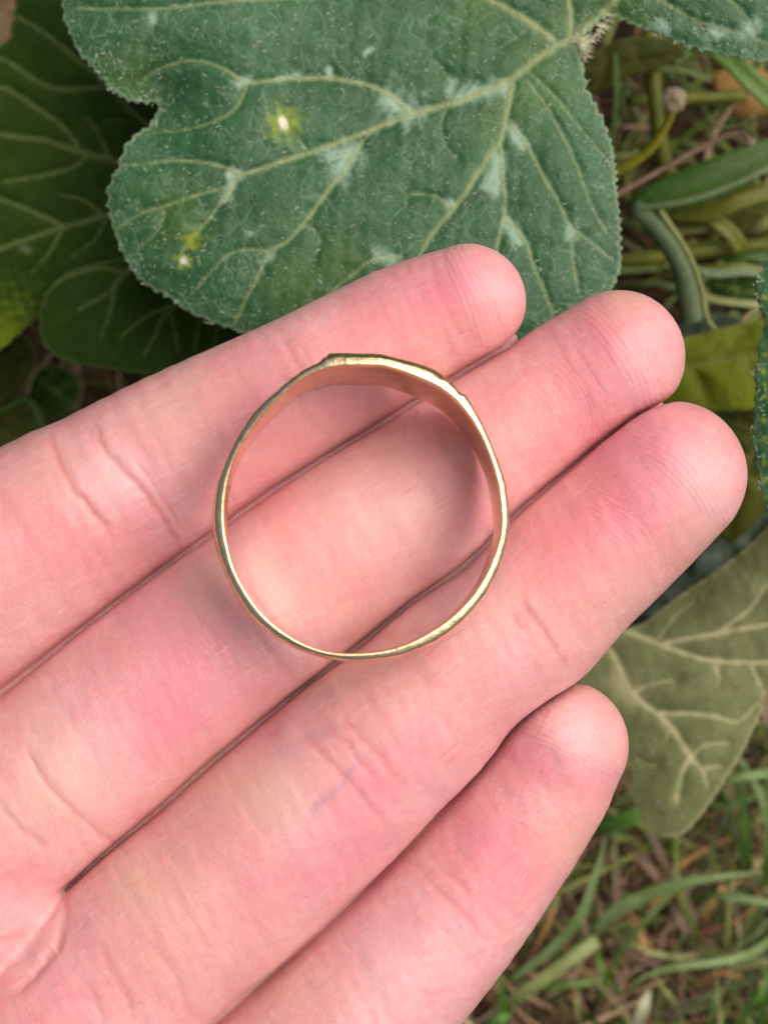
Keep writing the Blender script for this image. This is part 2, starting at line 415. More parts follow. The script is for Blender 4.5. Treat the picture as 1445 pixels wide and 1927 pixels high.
def make_leaf(name, outline, zfun, veins, mat, label, cat='leaf', step=6.0, serr=3.0, tooth=22.0, silver=(), spots=(), thick=.02,
              group='squash plant leaves', fresh=(), vw=1.0, seed=1, vein_h=.02, quilt=.026, droop=.12, origin=None, veincol=1.0, smooth_n=10):
    C = resample(catmull_closed(outline, smooth_n), step * .8, True)
    s = np.r_[0, np.cumsum(np.linalg.norm(np.diff(C, axis=0), axis=1))]
    T = np.roll(C, -1, 0) - np.roll(C, 1, 0); N = np.stack([T[:, 1], -T[:, 0]], -1); N /= np.linalg.norm(N, axis=1)[:, None]
    area = .5 * np.sum(C[:, 0] * np.roll(C[:, 1], -1) - np.roll(C[:, 0], -1) * C[:, 1]); N *= np.sign(area)
    r = np.random.default_rng(seed)
    ph = np.interp(s, np.linspace(0, s[-1], 40), np.cumsum(r.uniform(.6, 1.4, 40))); ph = ph / ph[-1] * round(s[-1] / tooth)
    saw = (ph % 1.0); toothf = np.where(saw < .75, saw / .75, (1 - saw) / .25)
    amp = serr * np.interp(s, np.linspace(0, s[-1], 60), r.uniform(.35, 1.3, 60))
    C = C + N * (amp * toothf + serr * .35 * r.normal(size=len(C)) * .5)[:, None]
    lo, hi = C.min(0), C.max(0); gx = np.arange(lo[0], hi[0], step); gy = np.arange(lo[1], hi[1], step * .87)
    X, Y = np.meshgrid(gx, gy); X = X + (np.arange(len(gy)) % 2)[:, None] * step * .5
    P = np.stack([X.ravel(), Y.ravel()], -1) + r.uniform(-.15, .15, (X.size, 2)) * step
    P = P[inside_poly(P, C)]
    # keep clear of the rim
    dmin, _ = seg_dist(P, np.vstack([C, C[:1]])[::2]); P = P[dmin > step * .55]
    allp = np.vstack([C, P]); nb = len(C)
    vo, eo, fo, *_ = delaunay_2d_cdt([Vector(p) for p in allp.tolist()], [], [list(range(nb))], 1, 1e-4)
    V2 = np.array([tuple(v) for v in vo]); F = [list(f) for f in fo]
    n = len(V2); vein = np.zeros(n); near = np.full(n, 1e9)
    for pts, w0, w1 in veins:
        L = catmull(pts, 6); bb0 = L.min(0) - 160; bb1 = L.max(0) + 160
        idx = np.where(np.all((V2 > bb0) & (V2 < bb1), 1))[0]
        if not len(idx): continue
        d, t = seg_dist(V2[idx], L); w = (w0 + (w1 - w0) * t) * vw
        wob = 1 + .25 * sines(V2[idx], 5, 30, 2)
        vein[idx] = np.maximum(vein[idx], np.exp(-(d / (w * 1.15 * wob)) ** 2) * np.clip(.45 + w / 6, 0, 1)); near[idx] = np.minimum(near[idx], np.maximum(0, d - w))
    edge, _ = seg_dist(V2, np.vstack([C, C[:1]])); edgef = np.exp(-(edge / 45) ** 1.3)
    sil = np.zeros(n)
    for x1, y1, x2, y2, rr in silver:
        d, _ = seg_dist(V2, np.array([[x1, y1], [x2, y2]], float)); sil = np.maximum(sil, np.clip(1.2 - (d / (rr * 1.35 * (1 + .35 * sines(V2, 17, 30, 2)))), 0, 1))
    sy = np.zeros(n); sw = np.zeros(n)
    for x1, y1, ry, rw in spots:
        d = np.hypot(V2[:, 0] - x1, V2[:, 1] - y1); wob = 1 + .5 * sines(V2, 9, 26, 2)
        sy = np.maximum(sy, np.exp(-(d / (ry * wob)) ** 2) * (.35 if ry > 40 else .9)); sw = np.maximum(sw, np.clip(1.6 - (d / (rw * wob)) ** 2, 0, 1))
    fr = np.zeros(n)
    for x1, y1, rr in fresh: fr = np.maximum(fr, np.exp(-(np.hypot(V2[:, 0] - x1, V2[:, 1] - y1) / (rr * (1 + .3 * sines(V2, 13, 90, 2)))) ** 2))
    z = zfun(V2[:, 0], V2[:, 1]) + quilt * (1 - np.exp(-near / 28)) * (1 - edgef * .5) + .01 * sines(V2, seed + 4, 75, 2) - droop * np.exp(-(edge / 60)) \
        - vein_h * .6 * np.exp(-(near / 7) ** 2) + vein_h * vein * .6
    co = W(V2[:, 0], V2[:, 1], z)
    if origin is None: origin = C.mean(0)
    loc = W(origin[0], origin[1], float(np.median(z)))
    # orient faces upward, add the underside with real thickness
    F2 = []
    for f in F:
        a, b, c = co[f[0]], co[f[1]], co[f[2]]
        F2.append(f if np.cross(b - a, c - a)[2] > 0 else f[::-1])
    cnt = {}
    for f in F2:
        for i in range(len(f)): cnt[(f[i], f[(i + 1) % len(f)])] = 1
    rim = [e for e in cnt if (e[1], e[0]) not in cnt]
    Vall = np.vstack([co, co - [0, 0, thick]]); Fall = F2 + [[i + n for i in f[::-1]] for f in F2] + [[b, a, a + n, b + n] for a, b in rim]
    o = empty(name, tuple(loc)); tag(o, label, cat, group)
    dup = lambda a: np.concatenate([a, a])
    blade = mesh_obj('leaf_blade', Vall, Fall, mat, o, {'vein': dup(np.clip(vein * veincol, 0, 1)), 'silver': dup(sil), 'edge': dup(edgef), 'spot_yellow': dup(np.clip(sy, 0, 1)), 'spot_white': dup(sw), 'fresh': dup(fr)})
    return o, V2, co, edge, C

hair_mat = plain_material('plant_hair', (.36, .42, .32), (.62, .64, .54), .5, 4, spec=.5)
def leaf_hairs(root, V2, co, edge, count, seed, lo=.018, hi=.05, w=.0021, rim=0, C=None, frame=True):
    r = np.random.default_rng(seed); b = Bag()
    ok = np.where((V2[:, 0] > -60) & (V2[:, 0] < 1520) & (V2[:, 1] > -80) & (V2[:, 1] < 2000))[0]
    wgt = .8 + 1.2 * np.exp(-edge[ok] / 60) + .8 * (sines(V2[ok], 21, 160, 2) > .2); wgt *= np.exp(1.1 * sines(V2[ok], 22, 55, 3)); wgt /= wgt.sum()
    for i in r.choice(ok, count, p=wgt):
        p = co[i] + np.r_[r.uniform(-.012, .012, 2), .004]; a = r.normal(.6, 1.0) + math.pi * r.integers(0, 2); L = lo + (hi * 1.25 - lo) * r.random() ** 1.6
        d = np.array([math.cos(a), math.sin(a), r.uniform(.15, .9)]); d /= np.linalg.norm(d); q = np.array([-math.sin(a), math.cos(a), 0])
        ww = w * r.uniform(.6, 1.3); up = np.cross(q, d) * ww
        V = [p - q * ww, p + q * ww, p + up, p + d * L * .55 + q * ww * .8 + [0, 0, .004], p + d * L * .55 - q * ww * .8 + [0, 0, .004], p + d * L]
        b.add(V, [[0, 1, 3, 4], [4, 3, 5], [1, 2, 3], [2, 0, 4], [2, 4, 3]], r.random())
    o = b.build('leaf_hairs', hair_mat, root, smooth=False); o['kind'] = 'stuff'

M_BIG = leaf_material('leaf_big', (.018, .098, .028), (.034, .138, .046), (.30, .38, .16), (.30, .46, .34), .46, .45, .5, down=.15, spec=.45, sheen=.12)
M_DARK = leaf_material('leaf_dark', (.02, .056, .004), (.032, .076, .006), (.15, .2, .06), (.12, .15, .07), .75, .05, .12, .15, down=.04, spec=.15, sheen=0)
M_OLIVE = leaf_material('leaf_olive', (.15, .18, .065), (.23, .25, .11), (.62, .58, .33), (.36, .34, .18), .65, .15, .2, .2, down=.08, spec=.2, sheen=.03)
M_BRIGHT = leaf_material('leaf_bright', (.025, .11, .03), (.04, .15, .045), (.15, .26, .08), (.2, .3, .22), .5, .6, .4, .3, 7)
M_LIME = leaf_material('leaf_lime', (.14, .19, .006), (.2, .25, .012), (.2, .22, .05), (.2, .22, .1), .5, .1, .25, .35, down=.04, spec=.15, sheen=0)
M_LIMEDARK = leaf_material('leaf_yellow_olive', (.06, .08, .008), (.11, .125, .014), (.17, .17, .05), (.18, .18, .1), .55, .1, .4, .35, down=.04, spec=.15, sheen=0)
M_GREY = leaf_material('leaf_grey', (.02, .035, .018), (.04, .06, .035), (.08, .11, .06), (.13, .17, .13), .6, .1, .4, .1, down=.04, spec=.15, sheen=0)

def zbig(x, y):
    return -1.55 + .12 * np.sin(x / 210 + 1) * np.cos(y / 260) - .00035 * np.maximum(0, 420 - x) + .0002 * np.minimum(0, y - 100) * .5 - .35 * np.exp(-((x - 300) ** 2 + (y - 190) ** 2) / 9000) * .5
OUT_BIG = [(122,0),(132,55),(148,92),(176,127),(206,161),(240,185),(275,190),(303,190),(300,208),(284,236),(262,252),(242,270),(232,292),(221,322),(207,350),(205,382),(213,420),(224,455),(236,482),(256,515),(286,540),(320,560),(348,581),(386,600),(420,612),(448,622),
           (520,650),(620,690),(760,700),(900,690),(1020,650),(1110,600),(1158,528),(1166,500),(1165,440),(1157,352),(1152,290),(1140,250),(1128,215),(1112,190),(1101,165),(1096,140),(1088,112),(1084,88),(1096,70),(1118,48),(1142,27),(1165,32),(1202,50),(1245,63),(1282,82),(1350,98),(1400,108),(1450,116),
           (1560,118),(1700,80),(1760,-40),(1700,-240),(1500,-400),(1200,-480),(880,-490),(560,-440),(300,-330),(150,-170)]
V_BIG = [([(1065,78),(1010,110),(965,147),(900,175),(840,198),(775,215),(700,245),(640,268),(580,288),(520,308),(455,330)], 6.5, 3.2),
 ([(455,330),(430,318),(380,305),(320,303),(280,308),(225,312)], 3, 1.6), ([(450,332),(425,368),(395,410),(365,445),(338,482)], 3.2, 1.6),
 ([(430,350),(380,365),(320,385),(270,400),(222,430)], 2.4, 1.5), ([(310,390),(300,430),(270,460)], 1.8, 1.2),
 ([(965,147),(955,200),(940,265),(915,300),(880,355),(850,395),(810,445),(790,480)], 5.5, 3), ([(940,265),(945,330),(950,380),(943,430),(930,480)], 3.4, 2.4),
 ([(950,410),(985,450),(1000,490),(1020,540),(1040,590)], 3, 2), ([(962,232),(995,280),(1020,330),(1050,380),(1072,435),(1078,500),(1088,550)], 3, 1.8),
 ([(1072,430),(1110,455),(1152,492)], 2.2, 1.5), ([(990,150),(1020,190),(1050,240),(1080,300),(1110,380),(1142,440)], 2.2, 1.4), ([(1000,140),(1050,190),(1090,240),(1140,300)], 1.8, 1.2),
 ([(775,215),(735,180),(690,160),(625,148),(570,148),(510,152),(465,155),(430,135),(390,118),(350,115),(300,130),(270,150)], 3.6, 1.6),
 ([(465,155),(450,195),(420,220),(370,240),(300,250)], 2.6, 1.4), ([(625,148),(622,128)], 2.5, 1.5),
 ([(682,265),(655,310),(620,355),(580,410),(545,450),(510,475),(485,520),(465,560),(440,612)], 3.6, 2), ([(510,475),(470,470),(430,480),(390,520),(350,565)], 2.4, 1.4),
 ([(580,288),(560,262),(545,245)], 2, 1.2), ([(580,425),(600,450),(590,490)], 1.8, 1.2),
 ([(1040,75),(1000,45),(960,20),(910,-5),(800,-60),(600,-150),(350,-200)], 6.5, 3), ([(1072,75),(1072,30),(1068,-10),(1060,-150),(1050,-350)], 5, 3), ([(1080,75),(1110,48),(1150,10),(1190,-30),(1300,-120),(1450,-220)], 8, 4),
 ([(800,-60),(720,-20),(620,-8),(460,0),(390,6),(310,16),(200,18),(140,15)], 3.2, 1.6), ([(292,18),(288,50)], 2.2, 1.4),
 ([(755,482),(700,490),(660,520),(610,560)], 2.4, 1.6), ([(1190,-30),(1250,5),(1310,40),(1380,60),(1450,85)], 2.8, 1.5), ([(1300,-60),(1360,-10),(1400,30),(1425,90)], 2.4, 1.5), ([(1310,40),(1330,70),(1335,92)], 1.8, 1.2),
 ([(845,195),(830,230),(835,270),(860,300)], 1.6, 1.0), ([(850,395),(820,370),(770,365)], 2.0, 1.1), ([(850,180),(845,150),(815,110)], 2, 1.1), ([(1000,45),(985,60),(940,90)], 1.4, 1)]
SIL_BIG = [(738,190,772,214,26), (660,290,640,325,24), (625,292,655,290,20), (865,182,945,165,17), (936,300,926,352,20), (915,350,935,345,14), (962,245,985,270,14), (955,420,976,452,15), (1075,428,1072,446,10), (452,156,466,150,11), (430,330,448,326,12), (424,375,436,346,10),
           (288,32,290,40,9), (503,476,508,484,9), (843,380,852,386,9), (852,155,850,170,11), (470,440,472,440,8), (1240,45,1250,50,14), (1340,62,1350,66,14), (1400,60,1420,50,16), (620,130,622,145,7), (690,100,700,92,6), (560,140,520,150,6), (710,480,740,488,14)]
big, bV, bC, bE, bO = make_leaf('squash_leaf', OUT_BIG, zbig, V_BIG, M_BIG, 'large lobed blue green leaf with white speckles and a pale torn spot behind the fingertips', step=4.5, serr=6.5, tooth=20, silver=SIL_BIG,
                            spots=[(533,231,25,10), (347,491,11,7), (362,452,14,1.5)], seed=3, origin=(1080, 80), fresh=[(1085,50,75),(1010,110,60),(975,190,55),(930,240,45),(330,400,60),(560,540,80),(240,150,60),(640,500,55),(900,20,60),(1040,170,45),(1180,20,60)])
leaf_hairs(big, bV, bC, bE, 2300, 4)
# petiole of the big leaf, bristly
def petiole():
    pts = [(1096, 70, -1.66, 8), (1094, 84, -1.70, 13), (1090, 98, -1.82, 15), (1085, 112, -2.1, 15), (1070, 130, -2.6, 14), (1040, 190, -4.0, 15), (980, 300, -6.2, 17), (930, 400, -9.2, 20)]
    C = catmull(pts, 6); P = W(C[:, 0], C[:, 1], C[:, 2]); R = C[:, 3] * S * (D - C[:, 2]) / D
    V, F = tube(P, R, 14); m = plain_material('petiole_skin', (.34, .38, .18), (.46, .46, .28), .6, 5); bm_ = plain_material('bristle', (.6, .6, .42), (.7, .68, .52), .6)
    p = mesh_obj('petiole', V, F, m, big)
    b = Bag(); r = np.random.default_rng(3)
    for _ in range(200):
        i = r.integers(0, 26); a = r.uniform(0, 6.28); base = P[i] + (P[min(i + 1, len(P) - 1)] - P[i]) * r.random()
        d = np.array([math.cos(a), math.sin(a) , r.uniform(-.3, .4)]); d /= np.linalg.norm(d); root = base + d * R[i] * .9; L = r.uniform(.03, .085)
        hv, hf = tube(np.array([root, root + d * L * .6, root + d * L]), np.array([.006, .004, .0008]), 3, False); b.add(hv, hf)
    q = b.build('bristles', bm_, p); q['kind'] = 'stuff'
    # bristles standing along the raised vein toward the upper right
    b = Bag()
    for _ in range(60):
        t = r.random(); x = 1090 + 55 * t + r.uniform(-4, 6); y = 90 - 62 * t + r.uniform(-3, 9); base = W(x, y, -1.56)
        d = np.array([r.uniform(.3, 1), -r.uniform(.1, .9), r.uniform(-.1, .5)]); d /= np.linalg.norm(d); L = r.uniform(.04, .1)
        hv, hf = tube(np.array([base, base + d * L * .6, base + d * L]), np.array([.006, .004, .0008]), 3, False); b.add(hv, hf)
    q = b.build('bristles', bm_, p); q['kind'] = 'stuff'
petiole()

OUT_L2 = [(45,-30),(28,30),(20,70),(0,85),(-80,120),(-250,250),(-330,430),(-250,590),(-100,680),(-10,662),(35,628),(80,596),(160,610),(300,600),(420,450),(450,250),(400,50),(250,-80),(120,-70)]
V_L2 = [([(300,270),(274,233),(240,202),(192,151),(127,96),(89,65),(34,31)], 4, 2), ([(192,164),(113,168),(68,151),(27,123),(0,110),(-80,100)], 3.5, 2), ([(300,330),(223,305),(164,288),(134,281),(86,264),(45,260),(0,253),(-120,250)], 4.5, 3),
        ([(147,274),(116,236),(68,202),(21,171),(0,164),(-100,140)], 3.6, 2.4), ([(164,295),(137,315),(75,332),(10,342)], 3, 2), ([(300,385),(209,404),(178,411),(120,428),(68,445),(0,469),(-100,520)], 4, 2.5),
        ([(120,425),(68,401),(34,387),(0,373)], 3, 2.4), ([(116,435),(96,473),(62,510)], 2.6, 1.6), ([(192,404),(160,377),(116,366)], 2.4, 1.4), ([(205,298),(185,247),(164,223)], 2.8, 1.8), ([(270,230),(230,228),(200,226)], 2, 1.2), ([(200,410),(180,450),(140,480)], 2, 1.2)]
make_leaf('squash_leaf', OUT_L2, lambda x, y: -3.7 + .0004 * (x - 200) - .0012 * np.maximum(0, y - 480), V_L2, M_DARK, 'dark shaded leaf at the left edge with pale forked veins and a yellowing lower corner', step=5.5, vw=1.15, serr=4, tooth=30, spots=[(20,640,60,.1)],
          silver=[(45,468,52,470,9)], seed=8, quilt=.05, origin=(300, 340))
OUT_L3 = [(75,600),(80,640),(105,668),(150,685),(205,693),(262,702),(330,697),(420,690),(520,660),(560,580),(500,500),(380,450),(250,482),(165,500),(112,524),(84,562)]
V_L3 = [([(330,470),(240,510),(192,503),(137,517),(103,534)], 3, 2), ([(300,490),(236,514),(199,555),(150,582)], 3, 2), ([(240,510),(219,534),(209,582),(192,634)], 3, 1.8), ([(380,540),(312,579),(271,598),(229,633)], 3, 1.8), ([(360,550),(309,595),(293,630),(271,668)], 3, 2), ([(320,585),(330,625),(336,660)], 2.5, 1.8), ([(390,560),(375,610),(365,660)], 2.5, 1.8), ([(430,560),(410,620),(402,660)], 2.4, 1.6)]
make_leaf('squash_leaf', OUT_L3, lambda x, y: -3.15 - .0006 * np.abs(x - 300), V_L3, M_DARK, 'small dark rounded leaf under the big leaf just above the index finger', step=5.5, vw=1.15, serr=3, tooth=30, seed=12, quilt=.04, origin=(450, 520))

OUT_L4 = [(1500,420),(1452,470),(1430,520),(1424,556),(1440,598),(1432,640),(1424,700),(1422,760),(1419,810),(1424,870),(1438,935),(1470,1000),(1600,1040),(1760,950),(1850,720),(1720,470),(1600,400)]
V_L4 = [([(1640,720),(1560,690),(1490,650),(1430,640)], 5, 2), ([(1640,720),(1550,760),(1480,800),(1425,830)], 4, 2), ([(1560,690),(1500,600),(1450,560)], 3, 1.5), ([(1550,760),(1500,860),(1450,930)], 3, 1.5)]
L4 = make_leaf('squash_leaf', OUT_L4, lambda x, y: -1.2 + .0006 * (x - 1445), V_L4, M_BRIGHT, 'bright green toothed leaf edge reaching in at the right edge of the photo', step=5, serr=5, tooth=34, seed=5, origin=(1640, 720),
               spots=[(1437, y, 4, .1) for y in (560, 668, 700, 722, 745, 792, 830, 870, 905, 940)])
leaf_hairs(L4[0], L4[1], L4[2], L4[3], 420, 14)

OUT_L5 = [(1480,960),(1445,992),(1394,1041),(1358,1067),(1285,1117),(1245,1146),(1205,1176),(1150,1192),(1100,1230),(1070,1290),(1090,1350),(1140,1400),(1178,1431),(1193,1482),(1205,1529),(1220,1556),(1244,1574),(1275,1573),(1302,1552),(1330,1517),(1361,1470),(1388,1427),(1412,1380),(1430,1342),(1446,1296),(1540,1240),(1640,1120),(1600,980)]
V_L5 = [([(1100,1180),(1162,1183),(1213,1201),(1267,1223),(1343,1244),(1445,1246),(1550,1230)], 5, 3.5), ([(1250,1210),(1274,1205),(1343,1194),(1394,1183),(1445,1175),(1540,1150)], 4, 3), ([(1350,1192),(1380,1170),(1412,1143),(1445,1096)], 3.5, 2.5),
        ([(1120,1180),(1140,1215),(1162,1248),(1180,1290),(1205,1320),(1233,1342),(1263,1370),(1298,1425)], 5, 4), ([(1298,1425),(1282,1455),(1276,1485),(1273,1510)], 4, 1.8), ([(1298,1425),(1323,1455),(1330,1485)], 3.5, 1.6), ([(1233,1343),(1298,1343),(1350,1350),(1388,1358),(1425,1325)], 4, 2),
        ([(1300,1425),(1325,1403),(1368,1398)], 3, 1.5), ([(1320,1448),(1345,1442),(1358,1444)], 2.5, 1.3), ([(1190,1303),(1225,1287),(1270,1280)], 2.8, 1.4), ([(1343,1246),(1352,1275),(1350,1290)], 3, 1.5), ([(1258,1375),(1252,1395)], 3, 1.4), ([(1200,1430),(1225,1442),(1235,1440)], 1.6, 1), ([(1410,1246),(1430,1290),(1440,1310)], 3, 1.5), ([(1240,1200),(1270,1160),(1310,1130)], 2, 1.2)]
L5 = make_leaf('squash_leaf', OUT_L5, lambda x, y: -4.4 - .0012 * (y - 1300) + .0012 * (x - 1300), V_L5, M_OLIVE, 'muted olive leaf with cream veins and a rounded tip right of the little finger', step=4.5, vw=.95, serr=2.5, tooth=26, silver=[(1165,1280,1190,1310,22), (1255,1362,1262,1372,13), (1296,1415,1302,1430,10), (1272,1500,1275,1507,7), (1343,1246,1348,1250,12), (1355,1192,1362,1190,10)],
               seed=9, quilt=.04, vein_h=.012, origin=(1100, 1180))
leaf_hairs(L5[0], L5[1], L5[2], L5[3], 260, 15, .02, .04, .0018)
# water droplets sitting on the olive leaf
dm = NT('water'); dmat = dm.set(Base_Color=(1, 1, 1), Roughness=.03, IOR=1.33, Transmission_Weight=1.0)
for (x, y, rr, lab) in ((1301, 1489, 6, 'round water droplet near the tip of the olive leaf'), (1276, 1527, 5, 'smaller water droplet below the vein fork on the olive leaf')):
    i = np.argmin(np.hypot(L5[1][:, 0] - x, L5[1][:, 1] - y)); loc = L5[2][i]
    bm = bmesh.new(); bmesh.ops.create_uvsphere(bm, u_segments=16, v_segments=10, radius=rr * S * 1.27); 
    for v in bm.verts: v.co.z *= .6
    me = bpy.data.meshes.new('water_droplet'); bm.to_mesh(me); bm.free(); me.materials.append(dmat); me.polygons.foreach_set('use_smooth', [True] * len(me.polygons))
    o = bpy.data.objects.new('water_droplet', me); COL.objects.link(o); o.location = (loc[0], loc[1], loc[2] + .01); tag(o, lab, 'water droplet', 'droplets on the olive leaf')

make_leaf('squash_leaf', [(1180,660),(1285,637),(1360,617),(1445,599),(1560,580),(1620,640),(1600,740),(1450,762),(1400,772),(1336,774),(1280,764),(1200,740)], lambda x, y: -4.2 - .0008 * (y - 640), [([(1200,720),(1300,690),(1400,672),(1560,650)], 4, 3), ([(1300,690),(1320,730),(1330,765)], 3, 2), ([(1340,680),(1380,640),(1400,620)], 3, 2), ([(1400,672),(1420,720),(1425,760)], 3, 2), ([(1250,700),(1280,665),(1300,645)], 3, 2)],
          M_LIME, 'lime green leaf between the middle fingertip and the toothed leaf edge', step=8, serr=2, tooth=40, seed=31, quilt=.1)
make_leaf('squash_leaf', [(1300,800),(1350,770),(1400,758),(1450,752),(1500,800),(1490,880),(1450,945),(1405,1000),(1368,1018),(1345,985),(1310,900)], lambda x, y: -4.8 - .001 * (y - 800), [([(1450,740),(1430,820),(1400,900),(1370,1000)], 3.5, 2), ([(1430,820),(1400,800),(1360,790)], 2.5, 1.5), ([(1415,860),(1380,850)], 2.5, 1.5), ([(1400,900),(1440,900)], 2.5, 1.5)],
          M_LIMEDARK, 'crumpled yellow green leaf right of the ring fingertip', step=8, serr=4, tooth=30, seed=33, quilt=.16)
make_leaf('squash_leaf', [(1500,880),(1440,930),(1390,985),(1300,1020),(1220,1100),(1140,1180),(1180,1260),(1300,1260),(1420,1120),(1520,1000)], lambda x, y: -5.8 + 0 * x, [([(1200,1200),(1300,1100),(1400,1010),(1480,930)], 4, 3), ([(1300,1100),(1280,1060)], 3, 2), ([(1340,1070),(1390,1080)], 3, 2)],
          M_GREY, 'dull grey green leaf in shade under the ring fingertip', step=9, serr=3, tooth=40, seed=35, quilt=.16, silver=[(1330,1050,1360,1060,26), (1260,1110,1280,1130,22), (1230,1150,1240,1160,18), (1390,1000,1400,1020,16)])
# lower left undergrowth leaves, upper right shade leaves
SM = [([(-60,630),(20,618),(60,650),(70,700),(30,740),(-40,760),(-120,700)], -6.0, M_LIMEDARK, 'blurred yellow green leaf under the dark leaf at the left edge'),
      ([(60,700),(110,690),(150,715),(140,765),(90,790),(50,760)], -6.8, M_DARK, 'dim little leaf in the dark gap above the index finger'),
      ([(-60,770),(10,745),(70,760),(80,800),(30,860),(-60,860)], -6.4, M_LIMEDARK, 'shaded olive leaf at the left edge right above the index finger'),
      ([(225,670),(262,672),(300,700),(270,740),(235,720)], -4.6, M_LIMEDARK, 'small green leaf tip peeking under the rounded dark leaf'),
      ([(1080,130),(1130,90),(1190,70),(1260,75),(1290,100),(1230,130),(1170,150),(1110,180)], -5.2, M_LIMEDARK, 'shaded green leaf in the gap right of the leaf stalk'),
      ([(1340,150),(1390,128),(1450,140),(1500,180),(1440,215),(1385,215)], -6.2, plain_material('dry_leaf', (.2, .1, .03), (.28, .17, .05), .7), 'orange brown dead leaf under the upper right stems'),
      ([(1330,530),(1380,515),(1450,520),(1500,560),(1440,585),(1370,580)], -5.0, M_DARK, 'dark narrow leaf right of the grey green stem'),
      ([(1180,380),(1250,340),(1350,330),(1470,370),(1450,440),(1330,430),(1240,420)], -6.0, M_LIMEDARK, 'dim olive leaf behind the long green blade'),
      ([(1250,640),(1300,600),(1350,590),(1390,605),(1350,640),(1290,665)], -4.6, M_GREY, 'grey green leaf base just above the lime leaf'),
      ([(-120,-60),(40,-90),(90,-20),(60,60),(20,110),(-80,120)], -7.2, plain_material('brown_leaf', (.09, .055, .03), (.15, .1, .05), .8), 'brown dead leaf in the top left corner')]
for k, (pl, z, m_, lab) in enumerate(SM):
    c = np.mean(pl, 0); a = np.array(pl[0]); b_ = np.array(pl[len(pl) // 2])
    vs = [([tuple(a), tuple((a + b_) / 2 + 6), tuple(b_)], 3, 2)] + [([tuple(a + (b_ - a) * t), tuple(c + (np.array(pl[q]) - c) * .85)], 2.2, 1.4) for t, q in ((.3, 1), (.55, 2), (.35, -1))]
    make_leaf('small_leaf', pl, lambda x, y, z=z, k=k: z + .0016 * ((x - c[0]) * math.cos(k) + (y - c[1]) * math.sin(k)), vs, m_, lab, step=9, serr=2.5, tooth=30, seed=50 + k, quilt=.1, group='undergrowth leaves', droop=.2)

# tall unseen leaves added left and top to darken ring reflections and sky fill
def added_leaves():
    r = np.random.default_rng(40)
    kinds = ['tall leaf added out of view for the ring to mirror dark green', 'tall leaf added out of view beyond the top of the hand']
    for i in range(16):
        a = math.radians(r.uniform(95, 215)); dist = r.uniform(11, 19); z = r.uniform(-5, 9); R0 = r.uniform(3.2, 5)
        c = np.array([math.cos(a) * dist, math.sin(a) * dist, z]); inward = -c / np.linalg.norm(c); inward[2] += .5; inward /= np.linalg.norm(inward)
        ux = np.cross([0, 0, 1.0], inward); ux /= np.linalg.norm(ux); uy = np.cross(inward, ux)
        th = np.linspace(0, 2 * math.pi, 60, endpoint=False); rad = R0 * (.82 + .13 * np.cos(5 * th) + .02 * np.cos(31 * th)); rad *= 1 - .45 * np.exp(-((th - math.pi * 1.5) / .25) ** 2)
        V = [c]; F = []; rings = 7
        for k in range(1, rings + 1):
            q = k / rings
            V += [c + (ux * math.cos(t) + uy * math.sin(t)) * rr * q + inward * (.12 * math.cos(10 * t) * q - .5 * q * q) for t, rr in zip(th, rad)]
        for j in range(60): F.append([0, 1 + j, 1 + (j + 1) % 60])
        for k in range(rings - 1):
            for j in range(60):
                a0 = 1 + k * 60; F.append([a0 + j, a0 + 60 + j, a0 + 60 + (j + 1) % 60, a0 + (j + 1) % 60])
        V = np.array(V); n = len(V); rim = 1 + (rings - 1) * 60
        F = F + [[x + n for x in f[::-1]] for f in F] + [[rim + j, rim + j + n, rim + (j + 1) % 60 + n, rim + (j + 1) % 60] for j in range(60)]
        V = np.vstack([V, V - inward * .03]); ang = np.r_[0, np.tile(th, rings)]; ang = np.r_[ang, ang]
        vein = np.exp(-(np.abs((ang * 5 / (2 * math.pi)) % 1 - .5 - .5 * np.sign((ang * 5 / (2 * math.pi)) % 1 - .5)) / .05) ** 2)
        root = empty('squash_leaf', tuple(c)); tag(root, kinds[0], 'leaf', 'added unseen leaves around the hand')
        z0 = np.zeros(len(V)); mesh_obj('leaf_blade', V, F, M_DARK if i % 2 else M_BRIGHT, root, {'vein': vein * .6, 'silver': z0, 'edge': z0 + .01, 'spot_yellow': z0, 'spot_white': z0, 'fresh': z0})
        b0 = c - uy * R0 * .45; P = catmull([b0, b0 + [0, 0, -2], [b0[0] * 1.08, b0[1] * 1.08, ZG - .3]], 6); tv, tf = tube(P, .22, 8); mesh_obj('petiole', tv, tf, G_OLIVE, root)
added_leaves()

# ---------------------------------------------------------------- stems and blades in the upper right tangle
def stem(name, cat, pts, half, z0, z1, mat, label, group='stems in the undergrowth', taper=(1, 1), sides=12):
    C = catmull(pts, 8); t = np.linspace(0, 1, len(C)); z = z0 + (z1 - z0) * t; P = W(C[:, 0], C[:, 1], z)
    R = half * S * (D - z) / D * (taper[0] + (taper[1] - taper[0]) * t) * (1 + .04 * np.sin(t * 23)); loc = P[0]
    V, F = tube(P, R, sides); root = empty(name, tuple(loc)); tag(root, label, cat, group)
    mesh_obj('stalk', V, F, mat, root); return root, P
TEND = plain_material('tendril', (.2, .12, .08), (.3, .2, .14), .7, 4)
r1, P1 = stem('flower_stem', 'flower stem', [(1120,335),(1159,321),(1195,303),(1229,273),(1256,230),(1266,200)], 9.5, -4.6, -4.0, G_YELLOW, 'curved yellow stem ending in a dried fuzzy flower head', taper=(1.2, .8))
b = Bag(); r = np.random.default_rng(6); c0 = P1[-1]
